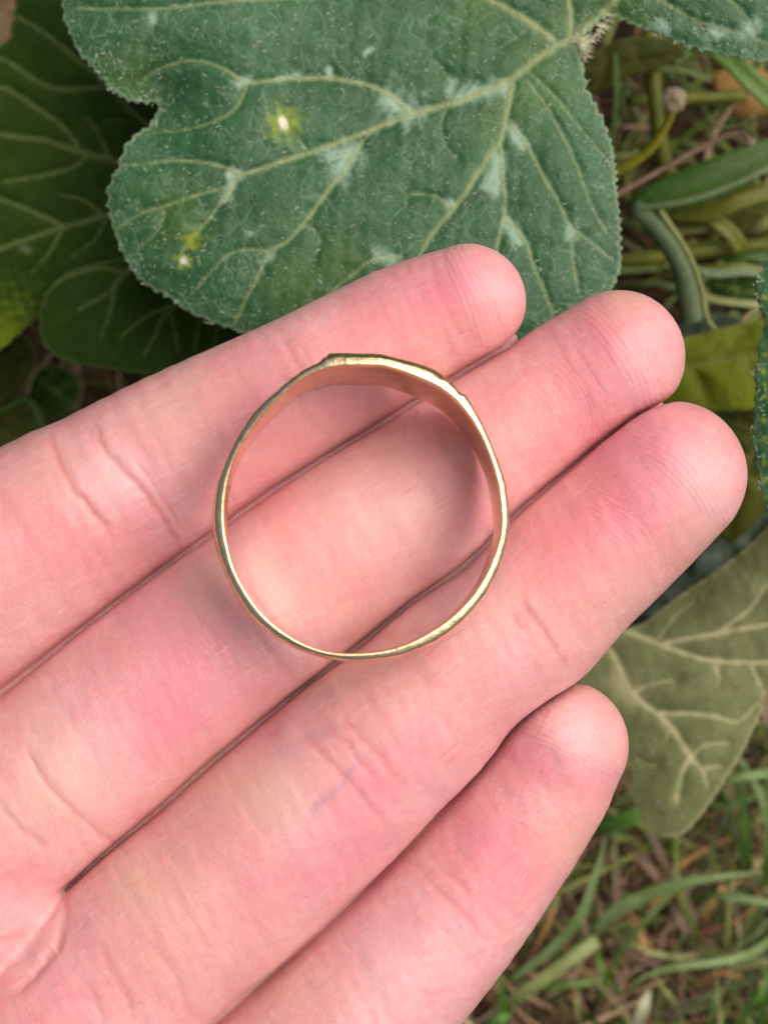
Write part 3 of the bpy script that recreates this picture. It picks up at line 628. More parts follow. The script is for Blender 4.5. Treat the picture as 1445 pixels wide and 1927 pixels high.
for _ in range(360):
    d = r.normal(size=3); d[1] += .35; d[2] = abs(d[2]) * .8; d /= np.linalg.norm(d); L = r.uniform(.06, .15)
    q = c0 + [0, .05, .05]; V, F = tube(np.array([q, q + d * L * .6 + r.normal(size=3) * .01, q + d * L]), np.array([.016, .011, .006]), 4, True); b.add(V, F, r.random())
b.build('flower_head', plain_material('dried_flower', (.72, .62, .4), (.8, .72, .5), .8), r1)
r2, P2 = stem('tendril', 'tendril', [(1130,380),(1159,366),(1241,321),(1316,279),(1361,258),(1390,251),(1404,258),(1411,270)], 5.5, -4.3, -4.0, TEND, 'thin pinkish brown tendril with a hooked tip', taper=(1.1, .9))
b = Bag(); c0 = P2[-1]
for _ in range(90):
    d = r.normal(size=3); d[2] = abs(d[2]); d /= np.linalg.norm(d); L = r.uniform(.02, .06)
    V, F = tube(np.array([c0, c0 + d * L * .6, c0 + d * L]), np.array([.012, .009, .004]), 4, True); b.add(V, F, r.random())
b.build('tip_tuft', plain_material('tuft', (.32, .26, .18), (.42, .36, .26), .8), r2)
GB = 'green blades in the upper right tangle'
for p, h, z0, z1, m_, lab, tp in [
 ([(1180,398),(1240,372),(1330,340),(1420,300),(1520,250)], 36, -4.9, -4.7, G_DARK, 'broad dark green blade running up to the right edge', 'both'),
 ([(1190,392),(1270,382),(1350,360),(1445,318),(1520,290)], 5, -4.5, -4.4, G_GREY, 'narrow grey green rib along the underside of the broad dark blade', 'none'),
 ([(1260,400),(1340,400),(1400,375),(1500,345)], 14, -5.3, -5.1, G_YOL, 'yellow olive blade beneath the broad dark blade', 'none'),
 ([(1300,380),(1340,410),(1375,440),(1395,468)], 14, -5.4, -5.4, G_YOL, 'short yellow olive stalk bent downward at the end', 'none'),
 ([(1320,70),(1370,110),(1420,160),(1500,230)], 21, -4.6, -4.6, G_MID, 'wide green blade crossing the top right corner under the leaf', 'none'),
 ([(1158,100),(1160,180),(1152,260),(1148,320)], 5, -5.2, -5.6, G_MID, 'thin upright blue green blade beside the big leaf edge', 'tip'),
 ([(1178,120),(1172,200),(1165,290)], 4, -5.6, -6, G_DARK, 'second thin upright blade behind the blue green one', 'tip'),
 ([(1300,500),(1340,515),(1400,512),(1480,520)], 8, -5, -5.2, G_GREY, 'grey green blade leaving the grey stem to the right', 'both'),
 ([(1310,555),(1370,568),(1445,575),(1500,580)], 7, -4.9, -5, G_OLIVE, 'pale olive blade level right of the grey green stem', 'none'),
 ([(1330,485),(1400,478),(1480,495)], 12, -5.8, -5.6, G_DARK, 'dark blade behind the level yellow stem at the right', 'both'),
 ([(1400,440),(1440,420),(1500,380)], 10, -5.4, -5.2, G_OLIVE, 'short olive blade near the right edge above the yellow stem', 'both'),
 ([(1090,170),(1120,130),(1180,100),(1300,95)], 16, -5.9, -5.6, G_DARK, 'dark green blade arching beyond the bristly leaf stalk', 'none')]:
    one_blade('strap_leaf', 'strap leaf', p, h, z0, z1, m_, lab, GB, arch=.1, fold=.3, taper=tp)
stem('grey_green_stem', 'stem', [(1192,385),(1235,432),(1272,480),(1292,530),(1303,590),(1318,650)], 25, -4.6, -5.0, G_GREY, 'thick grey green stem forking down from the tangle', taper=(.6, 1.15))
stem('pale_stem', 'stem', [(1240,395),(1290,470),(1318,540),(1330,600),(1360,640)], 6, -4.3, -4.5, G_OLIVE, 'slim pale ridge stem running along the thick grey green stem')
stem('yellow_stem', 'stem', [(1120,492),(1165,490),(1240,484),(1310,474),(1400,464),(1500,455)], 14, -5.6, -5.6, G_YOL, 'level yellow olive stem passing behind the grey green stem')
stem('olive_stem', 'stem', [(1222,60),(1228,130),(1233,200),(1245,280),(1265,345)], 15, -5.8, -5.4, G_YOL, 'upright olive stem left of the fuzzy flower head')
stem('low_stem', 'stem', [(1180,190),(1270,186),(1340,184),(1400,180)], 12, -6.2, -6.2, G_YOL, 'horizontal olive stem behind the fuzzy flower head')
stem('brown_twig', 'twig', [(1320,330),(1340,260),(1375,200),(1400,160)], 5, -6.2, -6.4, TEND, 'reddish brown twig rising behind the tendril', taper=(1, .6))
stem('brown_twig', 'twig', [(1105,150),(1118,190),(1130,240),(1142,270)], 6, -6.3, -6.3, TEND, 'short brown twig close beside the big leaf edge', taper=(1, .7))
stem('brown_twig', 'twig', [(1150,236),(1200,240),(1250,238)], 5, -6.5, -6.5, TEND, 'level tan twig in the gap by the thin upright blades', taper=(1, .7))
stem('curled_tendril', 'tendril', [(1390,625),(1400,600),(1425,582),(1460,578)], 4.5, -4.6, -4.6, plain_material('pale_tendril', (.2, .18, .09), (.28, .25, .14), .7), 'pale curled tendril above the lime leaf')
stem('curled_tendril', 'tendril', [(1330,215),(1345,232),(1375,240),(1410,225),(1422,205)], 2.2, -5, -5, G_OLIVE, 'hair thin looping tendril under the dead leaf at upper right')
stem('tan_twig', 'twig', [(103,650),(88,680),(62,705),(52,742)], 6, -5.6, -6.0, plain_material('tan_twig', (.2, .16, .09), (.3, .24, .14), .8), 'tan twig hanging in the dark gap at the left', taper=(1, .7))
stem('green_stem', 'stem', [(-60,790),(0,775),(50,752),(75,790),(95,830)], 7, -6, -6, G_DARK, 'bent green stem above the index finger at the left edge', taper=(1, .8))

# ---------------------------------------------------------------- the hand
FING = {
 'index': [(880,569,.12,107),(815,597,.04,115),(750,630,-.02,124),(660,680,-.05,129),(567,732,-.05,135),(423,808,-.08,146),(303,879,-.1,160),(187,951,-.1,172),(100,1001,-.1,182),(-60,1110,-.1,190),(-220,1220,-.12,200)],
 'middle': [(1162,672,.16,123),(1105,710,.1,126),(1050,745,.05,128),(884,858,0,140),(805,923,0,150),(691,1001,0,160),(532,1120,-.02,167),(399,1213,-.04,171),(275,1311,-.05,174),(151,1418,-.06,177),(0,1545,-.06,185),(-140,1660,-.08,195)],
 'ring': [(1262,895,.26,138),(1215,940,.22,141),(1168,986,.18,143),(1061,1087,.14,147),(965,1190,.12,150),(858,1262,.1,157),(783,1338,.1,165),(689,1416,.08,173),(612,1492,.06,178),(516,1575,.03,181),(417,1666,0,183),(318,1740,0,184),(230,1822,-.03,188),(90,1950,-.05,195)],
 'little': [(1060,1402,.05,119),(1040,1440,.02,122),(1022,1475,0,125),(968,1553,-.02,131),(900,1645,-.03,138),(836,1722,-.04,147),(741,1828,-.06,155),(645,1920,-.08,161),(540,2030,-.08,168),(400,2160,-.08,180)]}
FZ = {'index': .98, 'middle': .98, 'ring': .98, 'little': 1.0}
GROW = 1.022
CH = {}
for k, v in FING.items():
    C = catmull(v, 3); P = W(C[:, 0], C[:, 1], C[:, 2]); R = C[:, 3] * S * (D - C[:, 2]) / D * GROW
    CH[k] = (P, R, FZ[k])
PAL = []
for pts, k in (([(-160,1190,-.1,190),(-340,1330,-.12,225),(-620,1560,-.2,235)], 0), ([(-62,1680,.06,180),(-210,1790,-.06,222),(-560,1950,-.2,250)], 1), ([(10,2010,-.08,186),(-110,2100,-.12,225),(-420,2260,-.2,240)], 2), ([(430,2130,-.08,180),(150,2380,-.12,215),(-250,2540,-.2,230)], 3),
              ([(-560,1620,-.15,260),(-500,2050,-.25,300),(-420,2420,-.2,260)], 4), ([(-560,2100,-.3,300),(-1000,2420,-.3,280),(-1500,2800,-.3,270)], 5), ([(-400,2400,-.2,250),(-800,2650,-.3,260),(-1400,3000,-.3,250)], 6),
              ([(-620,1850,.1,250),(-700,1350,.35,190),(-640,960,.5,150),(-560,700,.55,128)], 7)):
    C = catmull(pts, 3); P = W(C[:, 0], C[:, 1], C[:, 2]); PAL.append((P, C[:, 3] * S * (D - C[:, 2]) / D, .85))

def chain_sdf(Q, P, R, fz):
    best = np.full(len(Q), 9.0, np.float32)
    Qz = Q * np.array([1, 1, 1 / fz]); Pz = P * np.array([1, 1, 1 / fz])
    for i in range(len(P) - 1):
        a, b = Pz[i], Pz[i + 1]; ab = b - a; L = ab @ ab
        t = np.clip(((Qz - a) @ ab) / L, 0, 1); d = np.linalg.norm(Qz - a - t[:, None] * ab, axis=1) - (R[i] + t * (R[i + 1] - R[i]))
        best = np.minimum(best, d)
    return best
FILL = []
for pts in ([(960,640,-.1,16),(925,662,-.04,24),(870,692,0,30),(800,745,0,30),(720,800,0,30),(600,870,0,30),(435,985,0,30),(300,1075,0,32),(175,1172,0,32),(50,1277,0,32),(-80,1385,0,34)],
            [(1235,765,.02,14),(1195,780,.06,24),(1148,806,.08,30),(1080,875,.07,30),(970,966,.05,30),(870,1070,.04,30),(759,1138,.03,30),(679,1210,.02,30),(580,1286,.01,32),(500,1356,0,32),(400,1436,0,32),(300,1526,-.02,32),(210,1592,-.04,32),(150,1645,-.08,32),(95,1690,-.16,34)],
            [(1030,1300,-.05,14),(985,1322,0,24),(923,1395,.0,30),(863,1470,.0,30),(798,1552,0,30),(723,1630,0,30),(625,1725,0,32),(525,1815,-.02,32),(450,1873,-.03,32),(385,1930,-.04,32),(290,2010,-.05,34)]):
    C = catmull(pts, 2); P = W(C[:, 0], C[:, 1], C[:, 2] - (.16 if len(FILL) == 0 else .12)); FILL.append((P, C[:, 3] * S, 1.0))
def smin(a, b, k):
    h = np.clip(.5 + .5 * (b - a) / k, 0, 1); return b * (1 - h) + a * h - k * h * (1 - h)
def hand_sdf(Q):
    f = f2 = None
    for P, R, fz in CH.values():
        m = (Q[:, 0] > P[:, 0].min() - 1.2) & (Q[:, 1] > P[:, 1].min() - 1.4) & (Q[:, 0] < P[:, 0].max() + 1.2) & (Q[:, 1] < P[:, 1].max() + 1.2)
        d = np.full(len(Q), 3.0, np.float32)
        if m.any(): d[m] = chain_sdf(Q[m], P, R, fz)
        if f is None: f, f2 = d, np.full(len(Q), 3.0, np.float32)
        else: f2 = np.minimum(f2, np.maximum(f, d)); f = np.minimum(f, d)
    # neighbouring fingers are pressed together but never fused: a hair-thin gap runs down the seam
    f = -smin(-f, -(.0165 - (f2 - f) * .5), .055)
    for P, R, fz in FILL:
        m = (Q[:, 0] > P[:, 0].min() - .6) & (Q[:, 1] > P[:, 1].min() - .6) & (Q[:, 0] < P[:, 0].max() + .6) & (Q[:, 1] < P[:, 1].max() + .6)
        if m.any(): f[m] = smin(f[m], chain_sdf(Q[m], P, R, fz), .01)
    p = np.full(len(Q), 3.0, np.float32); m = (Q[:, 0] < 0.2)
    if m.any():
        pp = None
        for P, R, fz in PAL:
            d = chain_sdf(Q[m], P, R, fz); pp = d if pp is None else smin(pp, d, .35)
        p[m] = pp
    return smin(f, p, .08)

def graded(lo, f0, f1, hi, h, g=1.12, hmax=.14):
    """axis samples: step h between f0 and f1, growing outside"""
    a = list(np.arange(f0, f1, h)); st = h; x = a[0]; left = []
    while x > lo: st = min(st * g, hmax); x -= st; left.append(x)
    st = h; x = a[-1]; right = []
    while x < hi: st = min(st * g, hmax); x += st; right.append(x)
    return np.array(left[::-1] + a + right)
def surface_nets(ax):
    n = [len(a) for a in ax]; nx, ny, nz = n; st = 4
    ci = [np.minimum(np.arange(0, m + st, st), m - 1) for m in n]
    fc = hand_sdf(np.stack(np.meshgrid(*[ax[q][ci[q]] for q in range(3)], indexing='ij'), -1).reshape(-1, 3)).reshape([len(c) for c in ci])
    ni = [np.minimum(np.round(np.arange(m) / st).astype(int), len(ci[q]) - 1) for q, m in enumerate(n)]
    f = fc[np.ix_(*ni)].astype(np.float32)
    dd = [np.abs(ax[q] - ax[q][ci[q]][ni[q]]) for q in range(3)]; gr = [np.gradient(ax[q]) for q in range(3)]
    dist = np.sqrt(dd[0][:, None, None] ** 2 + dd[1][None, :, None] ** 2 + dd[2][None, None, :] ** 2) * 1.15
    loc = np.maximum(np.maximum(gr[0][:, None, None], gr[1][None, :, None]), gr[2][None, None, :]) * 1.2
    I = np.argwhere(np.abs(f) < dist + loc); Q = np.stack([ax[q][I[:, q]] for q in range(3)], -1)
    f[tuple(I.T)] = hand_sdf(Q)
    s = f < 0; g = lambda dx, dy, dz: s[dx:nx - 1 + dx, dy:ny - 1 + dy, dz:nz - 1 + dz]
    cnt = sum(g(a, b, c).astype(np.int8) for a in (0, 1) for b in (0, 1) for c in (0, 1)); act = (cnt > 0) & (cnt < 8)
    I = np.argwhere(act); idx = -np.ones(act.shape, int); idx[act] = np.arange(len(I))
    acc = np.zeros((len(I), 3)); num = np.zeros(len(I)); crn = [np.array(c) for c in ((0,0,0),(1,0,0),(0,1,0),(0,0,1),(1,1,0),(1,0,1),(0,1,1),(1,1,1))]
    for a in range(8):
        for b in range(a + 1, 8):
            if np.abs(crn[a] - crn[b]).sum() != 1: continue
            A = I + crn[a]; B = I + crn[b]; fa = f[tuple(A.T)]; fb = f[tuple(B.T)]; m = (fa < 0) != (fb < 0)
            if not m.any(): continue
            pa = np.stack([ax[q][A[m, q]] for q in range(3)], -1); pb = np.stack([ax[q][B[m, q]] for q in range(3)], -1); t = (fa[m] / (fa[m] - fb[m]))[:, None]
            acc[m] += pa + (pb - pa) * t; num[m] += 1
    V = acc / num[:, None]; F = []
    for d in range(3):
        e = [1, 2, 0][d], [2, 0, 1][d]
        sl0 = [slice(1, m - 1) for m in n]; sl0[d] = slice(0, n[d] - 1); sl1 = list(sl0); sl1[d] = slice(1, n[d])
        a, b = s[tuple(sl0)], s[tuple(sl1)]; E = np.argwhere(a != b); fl = a[tuple(E.T)]
        off = np.array([1, 1, 1]); off[d] = 0; E = E + off
        u = np.zeros(3, int); u[e[0]] = 1; w = np.zeros(3, int); w[e[1]] = 1
        q = np.stack([idx[tuple((E - x).T)] for x in (0 * u, u, u + w, w)], -1)
        q[~fl] = q[~fl][:, ::-1]; F.append(q)
    return V, np.vstack(F)
HV, HF = surface_nets([graded(-10.6, -3.4, 3.36, 3.6, .0195), graded(-8.9, -4.45, 2.33, 2.8, .0195), graded(-1.75, -.05, 1.0, 1.75, .028, 1.15, .09)])
me = bpy.data.meshes.new('hand_cage'); me.from_pydata(HV.tolist(), [], HF.tolist())
tmp = bpy.data.objects.new('hand_cage', me); COL.objects.link(tmp); sm = tmp.modifiers.new('s', 'SMOOTH'); sm.iterations = 2; sm.factor = .3
dg = bpy.context.evaluated_depsgraph_get(); ev = tmp.evaluated_get(dg); hm = bpy.data.meshes.new_from_object(ev); bpy.data.objects.remove(tmp); bpy.data.meshes.remove(me)
n = len(hm.vertices); co = np.empty(n * 3, np.float32); hm.vertices.foreach_get('co', co); co = co.reshape(-1, 3).astype(float)
no = np.empty(n * 3, np.float32); hm.vertices.foreach_get('normal', no) if hasattr(hm.vertices[0], 'normal') else None; no = no.reshape(-1, 3).astype(float)
if (no[:, 2] * np.sign(co[:, 2] - 0)).mean() < 0: hm.flip_normals(); no = -no
px = to_px(co); top = np.clip(no[:, 2] * 1.5 + .1, 0, 1)
# finger coordinates: u = distance from the tip along the finger, v = across
fu = np.full(n, 9.0); fv = np.zeros(n); fid = np.zeros(n); bestd = np.full(n, 9.0)
for k, (name, (P, R, fz)) in enumerate(CH.items()):
    Pf = P; cum = np.r_[0, np.cumsum(np.linalg.norm(np.diff(P, axis=0), axis=1))]
    for i in range(len(P) - 1):
        a, b = P[i], P[i + 1]; ab = b - a; L = np.linalg.norm(ab); tt = (co - a) @ ab / L ** 2; t = np.clip(tt, 0, 1)
        rel = co - a - t[:, None] * ab; d = np.linalg.norm(rel, axis=1) - (R[i] + np.clip(t, 0, 1) * (R[i + 1] - R[i])); m = d < bestd
        side = np.cross([0, 0, 1.0], ab / L); bestd[m] = d[m]; fu[m] = cum[i] + (t[m] if i else np.minimum(tt[m], 1)) * L; fv[m] = (rel[m] @ side); fid[m] = k
# creases of the skin: (points in picture pixels, depth cm, half width px, colour)
CR = [([(92,812),(112,870),(140,920),(175,960),(215,1020)], .022, 7, .9), ([(178,790),(195,835),(235,885),(285,940),(330,1010),(350,1050)], .02, 7, .85), ([(250,860),(285,905),(320,960),(345,1000)], .012, 5, .5),
      ([(128,880),(150,935),(200,985),(250,1010)], .01, 5, .4), ([(525,620),(548,665),(585,720),(625,790)], .008, 6, .25), ([(560,640),(590,690),(640,760)], .006, 5, .15),
      ([(430,1105),(470,1165),(515,1235),(560,1290)], .016, 8, .5), ([(455,1085),(500,1150),(545,1215)], .01, 6, .35), ([(370,1160),(420,1210),(460,1280)], .008, 5, .2),
      ([(820,800),(850,850),(900,910),(945,975)], .014, 10, .3), ([(850,790),(900,850),(950,925)], .01, 8, .2),
      ([(48,1400),(75,1460),(120,1510),(185,1565),(245,1610)], .02, 7, .5), ([(0,1520),(40,1560),(90,1600)], .02, 9, .4), ([(190,1350),(215,1400),(260,1450)], .006, 5, .15),
      ([(975,1130),(1010,1170),(1045,1225),(1075,1262)], .014, 8, .45), ([(955,1150),(990,1190),(1030,1245)], .008, 6, .3),
      ([(560,1370),(610,1420),(660,1475),(735,1560)], .014, 8, .4), ([(640,1350),(700,1410),(765,1490)], .012, 7, .4), ([(600,1340),(650,1400),(705,1470)], .008, 5, .3),
      ([(275,1770),(320,1820),(345,1880),(380,1927)], .014, 8, .3), ([(195,1780),(215,1830),(245,1890),(255,1927)], .014, 8, .45), ([(150,1830),(175,1870),(200,1927)], .01, 7, .3),
      ([(765,1610),(800,1650),(850,1700),(915,1770)], .016, 9, .5), ([(800,1600),(850,1650),(905,1700),(955,1770)], .012, 7, .35), ([(820,1730),(870,1790),(910,1830)], .007, 5, .2),
      ([(122,1742),(100,1790),(60,1840),(10,1880)], .02, 10, .5), ([(118,1700),(80,1745),(30,1765),(0,1772)], .012, 8, .35), ([(70,1780),(40,1810),(0,1830)], .01, 6, .3), ([(90,1800),(60,1830),(0,1860)], .008, 5, .25),
      ([(128,1655),(122,1690),(121,1735),(108,1775),(75,1820),(30,1865),(-20,1900)], .03, 10, .35),
      ([(70,1625),(40,1640),(0,1650)], .01, 7, .25), ([(920,1650),(950,1625),(985,1600)], .008, 5, .5), ([(895,1690),(930,1660)], .006, 5, .35)]
groove = np.zeros(n); cc = np.zeros(n); wobble = 3.0 * np.stack([sines(px, 31, 60, 2), sines(px, 32, 60, 2)], -1); vis = (px[:, 0] > -300) & (px[:, 0] < 1500) & (px[:, 1] < 2100) & (no[:, 2] > -.2)
vi = np.where(vis)[0]; pw = px[vi] + wobble[vi]
for pts, dep, wpx, colr in CR:
    L = catmull(pts, 5); d, t = seg_dist(pw, L); fade = np.clip(np.minimum(t, 1 - t) * 5, 0, 1) ** .5
    groove[vi] += fade * dep * (np.exp(-(d / wpx) ** 2) + .25 * np.exp(-(d / (wpx * 3.0)) ** 2)) ; cc[vi] = np.maximum(cc[vi], fade * colr * np.exp(-(d / (wpx * .7)) ** 2))
pad = sines(px, 77, 130, 3) * .006 + sines(px, 78, 34, 2) * .0022
co2 = co + no * (pad * np.clip(top, .2, 1) - .6 * groove * np.clip(top, 0, 1))[:, None]
hm.vertices.foreach_set('co', co2.astype(np.float32).ravel())
def blobs(lst):
    v = np.zeros(n)
    for x, y, rr, amt in lst: v[vi] += amt * np.exp(-(((px[vi, 0] - x) ** 2 + (px[vi, 1] - y) ** 2) / rr ** 2))
    return v
red = blobs([(820,560,75,.8),(900,530,60,.4),(700,620,60,.4),(1130,640,90,.5),(1090,770,110,.45),(1240,830,90,.5),(1170,960,120,.85),(1060,1080,100,.7),(700,700,90,.4),(560,730,110,.4),(450,820,80,.35),(860,830,60,.8),(840,900,60,.3),(520,960,90,.45),(600,1040,70,.3),(450,1100,60,.35),
             (300,950,80,.45),(200,1050,80,.3),(60,1000,80,.3),(360,1290,130,.6),(330,1380,90,.5),(420,1540,60,.3),(700,1480,60,.6),(780,1420,60,.4),(640,1600,90,.6),(450,1680,110,.5),(900,1560,70,.6),(1000,1440,60,.6),(980,1640,80,.6),(870,1720,60,.45),(1120,1480,60,.3),(60,1650,60,.35),(230,1600,90,.3),(120,1900,90,.4)])
pale = blobs([(240,900,60,.6),(200,880,50,.4),(330,960,50,.35),(940,550,40,.35),(1190,720,60,.3),(1320,930,60,.5),(1290,860,50,.3),(1170,1100,60,.2),(480,1060,60,.5),(520,1120,50,.5),(640,940,110,.5),(760,1000,90,.4),(900,1150,90,.35),(1080,1370,45,.6),(150,1430,100,.5),(400,1330,50,.3),(560,1470,60,.4),(100,1720,50,.5),(700,1750,80,.4),(820,1820,90,.35),(700,1880,70,.4),(560,1560,70,.3),(930,1080,70,.3)])
yel = blobs([(110,1480,90,.7),(420,1480,90,.6),(330,1700,120,.6),(520,1500,60,.7),(600,1270,60,.4),(400,1090,70,.6),(80,900,60,.4),(330,760,90,.4),(240,1640,60,.6),(700,1240,90,.3),(560,1850,80,.5),(1150,1150,120,.45),(1330,1020,80,.5),(1080,1590,70,.5),(1170,560,40,.6),(860,850,50,.6),(40,1330,70,.3)])
vein = np.zeros(n)
for pts, w_, amt in (([(585,1545),(600,1515),(640,1480),(660,1450),(690,1415)], 9, .8), ([(560,1390),(530,1410),(600,1380),(650,1370)], 14, .5), ([(455,1160),(470,1195),(500,1215)], 16, .15), ([(545,1335),(520,1400)], 16, .3), ([(590,1300),(640,1310)], 18, .3), ([(700,1500),(690,1530)], 14, .3), ([(1000,1180),(985,1140)], 16, .25), ([(710,1590),(760,1560)], 16, .35), ([(960,530),(965,500)], 8, .2)):
    d, t = seg_dist(pw, catmull(pts, 4)); vein[vi] = np.maximum(vein[vi], amt * np.exp(-(d / w_) ** 2) * np.clip(np.minimum(t, 1 - t) * 4 + .2, 0, 1))
for k, v in (('crease', cc), ('red', red), ('pale', pale), ('yellow', yel), ('blue', vein), ('joint', np.clip(groove * 45, 0, 1))):
    a = hm.attributes.new(k, 'FLOAT', 'POINT'); a.data.foreach_set('value', v.astype(np.float32))
a = hm.attributes.new('along', 'FLOAT_VECTOR', 'POINT'); a.data.foreach_set('vector', np.stack([fu, fv, fid * 7.3], -1).astype(np.float32).ravel())
hm.polygons.foreach_set('use_smooth', np.ones(len(hm.polygons), bool))

def skin_material():
    m = NT('skin'); co = m.obj(); al = m.attr('along', 'Vector')
    n1 = m.noise(1.6, co, 4, .6); n2 = m.noise(6.5, co, 5, .65); n3 = m.noise(22, co, 3, .6)
    c = m.mix(m.ramp(n1, .35, .65), (.66, .312, .312), (.705, .385, .385))
    c = m.mix(m.math('MULTIPLY', m.ramp(n2, .42, .68), .5), c, (.66, .25, .27))
    c = m.mix(m.math('MULTIPLY', m.ramp(n3, .5, .75), .22), c, (.78, .56, .55))
    c = m.mix(m.math('MULTIPLY', m.attr('red'), .78, clamp=True), c, (.70, .215, .28))
    c = m.mix(m.math('MULTIPLY', m.attr('yellow'), .8, clamp=True), c, (.66, .41, .31))
    c = m.mix(m.math('MULTIPLY', m.attr('pale'), .6, clamp=True), c, (.79, .56, .57))
    c = m.mix(m.math('MULTIPLY', m.attr('blue'), .6, clamp=True), c, (.42, .24, .33))
    c = m.mix(m.math('MULTIPLY', m.attr('crease'), .7, clamp=True), c, (.55, .17, .14))
    # relief -------------------------------------------------
    def mapped(sx, sy, sz=1):
        x = m.n('ShaderNodeMapping'); m.l(al, x.inputs['Vector']); x.inputs['Scale'].default_value = (sx, sy, sz); return x.outputs[0]
    sep = m.n('ShaderNodeSeparateXYZ'); m.l(al, sep.inputs[0]); u, v = sep.outputs[0], sep.outputs[1]
    tipm = m.math('SUBTRACT', 1.0, m.ramp(u, .35, .95))
    # fingerprint ridges: arcs round the pad
    uu = m.math('SUBTRACT', u, 1.25); rr = m.math('SQRT', m.math('ADD', m.math('MULTIPLY', m.math('MULTIPLY', uu, uu), .75), m.math('MULTIPLY', v, v)))
    wv = m.math('ADD', m.math('MULTIPLY', rr, 150), m.math('MULTIPLY', m.noise(1.8, co, 2), 16)); ridge = m.math('MULTIPLY', m.math('SINE', wv), tipm)
    # cross lines on the rest, masked by noise
    longn = m.noise(1, mapped(2.2, 26, 1), 3, .6, .3); trans = m.noise(1, mapped(20, 2.2, 1), 3, .6, .5)
    vor = m.n('ShaderNodeTexVoronoi', feature='DISTANCE_TO_EDGE'); m.l(mapped(17, 9, 1), vor.inputs['Vector']); vor.inputs['Scale'].default_value = 1.0
    cell = m.ramp(vor.outputs[0], 0, .12)
    fine = m.noise(75, co, 3, .7)
    nrm = m.bump(ridge, .26, .004)
    nrm = m.bump(longn, .26, .022, nrm); nrm = m.bump(trans, .15, .02, nrm)
    nrm = m.bump(cell, .19, .006, nrm); nrm = m.bump(fine, .35, .006, nrm); nrm = m.bump(n2, .12, .03, nrm)
    # thin pale flaky lines along the finger
    fl = m.noise(1, mapped(3.2, 60, 1), 2, .5, .4); flm = m.math('MULTIPLY', m.ramp(fl, .66, .74), m.ramp(m.noise(1.3, co, 2), .48, .62))
    c = m.mix(m.math('MULTIPLY', flm, .3), c, (.88, .7, .66))
    dl = m.noise(1, mapped(2.6, 34, 1), 2, .5, .5); dlm = m.math('MULTIPLY', m.ramp(dl, .64, .72), m.ramp(m.noise(1.1, co, 2), .45, .6)); c = m.mix(m.math('MULTIPLY', dlm, .3), c, (.5, .17, .16))
    tl = m.noise(1, mapped(30, 2.4, 1), 2, .5, .6); tlm = m.math('MULTIPLY', m.ramp(tl, .62, .72), m.math('ADD', m.attr('joint'), .12)); c = m.mix(m.math('MULTIPLY', tlm, .45, clamp=True), c, (.82, .6, .56))
    m.b.subsurface_method = 'RANDOM_WALK'
    rgh = m.math('ADD', .36, m.math('MULTIPLY', n3, .18))
    return m.set(Base_Color=c, Roughness=rgh, Normal=nrm, Subsurface_Weight=.85, Subsurface_Radius=(1.0, .25, .13), Subsurface_Scale=.12, Specular_IOR_Level=.42, Coat_Weight=.04, Coat_Roughness=.35)
hm.materials.clear(); hm.materials.append(skin_material())
hand = bpy.data.objects.new('hand', hm); COL.objects.link(hand)
tag(hand, 'left hand held palm up with straight fingers together carrying the gold ring', 'hand')

# ---------------------------------------------------------------- the ring
OUTER = [(612,664),(635,661),(680,662),(714,663),(750,671),(803,686),(847,709),(883,744),(909,788),(931,841),(953,903),(961,957),(958,1010),(940,1072),(909,1129),(860,1182),(803,1218),(745,1237),(670,1244),(604,1235),(537,1210),(474,1163),(430,1094),(405,1027),(398,965),(406,908),(428,855),(451,810),(482,766),(521,731),(561,697),(597,677)]
INNER = [(626,691),(670,688),(700,688),(728,690),(776,706),(829,731),(869,766),(905,819),(931,886),(942,948),(942,1005),(922,1067),(891,1120),(847,1165),(794,1200),(736,1224),(670,1232),(608,1227),(546,1200),(488,1151),(444,1081),(426,1019),(421,965),(427,908),(446,850),(481,797),(525,748),(574,709)]
RC = np.array([683., 950.]); NR = 720
def polar(pts):
    C = catmull_closed(pts, 8); d = C - RC; a = np.arctan2(-d[:, 1], d[:, 0]) % (2 * math.pi); r = np.hypot(*d.T); o = np.argsort(a)
    th = np.linspace(0, 2 * math.pi, NR, endpoint=False); return th, np.interp(th, a[o], r[o], period=2 * math.pi)
TH, RO = polar(OUTER); _, RI = polar(INNER)
_lowf = .5 - .5 * np.sin(TH); RI = RI - 2.0 * _lowf; RO = RO + 2.0 * _lowf
k = np.exp(-np.linspace(-2, 2, 9) ** 2); k /= k.sum(); RI = np.convolve(np.r_[RI[-4:], RI, RI[:4]], k, 'valid')
phi = np.abs((TH - math.radians(84) + math.pi) % (2 * math.pi) - math.pi)           # angle from the signet's middle
sstep = lambda x: np.clip(x, 0, 1) ** 2 * (3 - 2 * np.clip(x, 0, 1))
HH = .58 + .5 * sstep(1 - phi / math.radians(115))                                # width of the band along its axis
AX = np.array([.04, .07, 1.0]); AX /= np.linalg.norm(AX)
ZC = 1.1
def ring_near(r):
    x = RC[0] + r * np.cos(TH); y = RC[1] - r * np.sin(TH)
    w0 = W(x, y, ZC); c = W(*RC, ZC); d = w0 - c
    z = ZC - .03 * d[:, 0] - .035 * d[:, 1] + HH / 2
    return W(x, y, z)
RNGr = np.random.default_rng(2)
def sweep(profile, rel0, rel1, th_mask=None):
    """profile: list of (across 0..1 from the inner to the outer radius, down 0..1 along the axis)"""
    rows = []
    for (q, h) in profile:
        qq = q(TH) if callable(q) else q
        hh = HH * .5 if h == 'm' else (h if h < 1 else HH - (h - 1))
        p = ring_near(RI + (RO - RI) * qq) - AX * ((hh + 0 * HH)[:, None])
        rows.append(p)
    return np.stack(rows, 1)
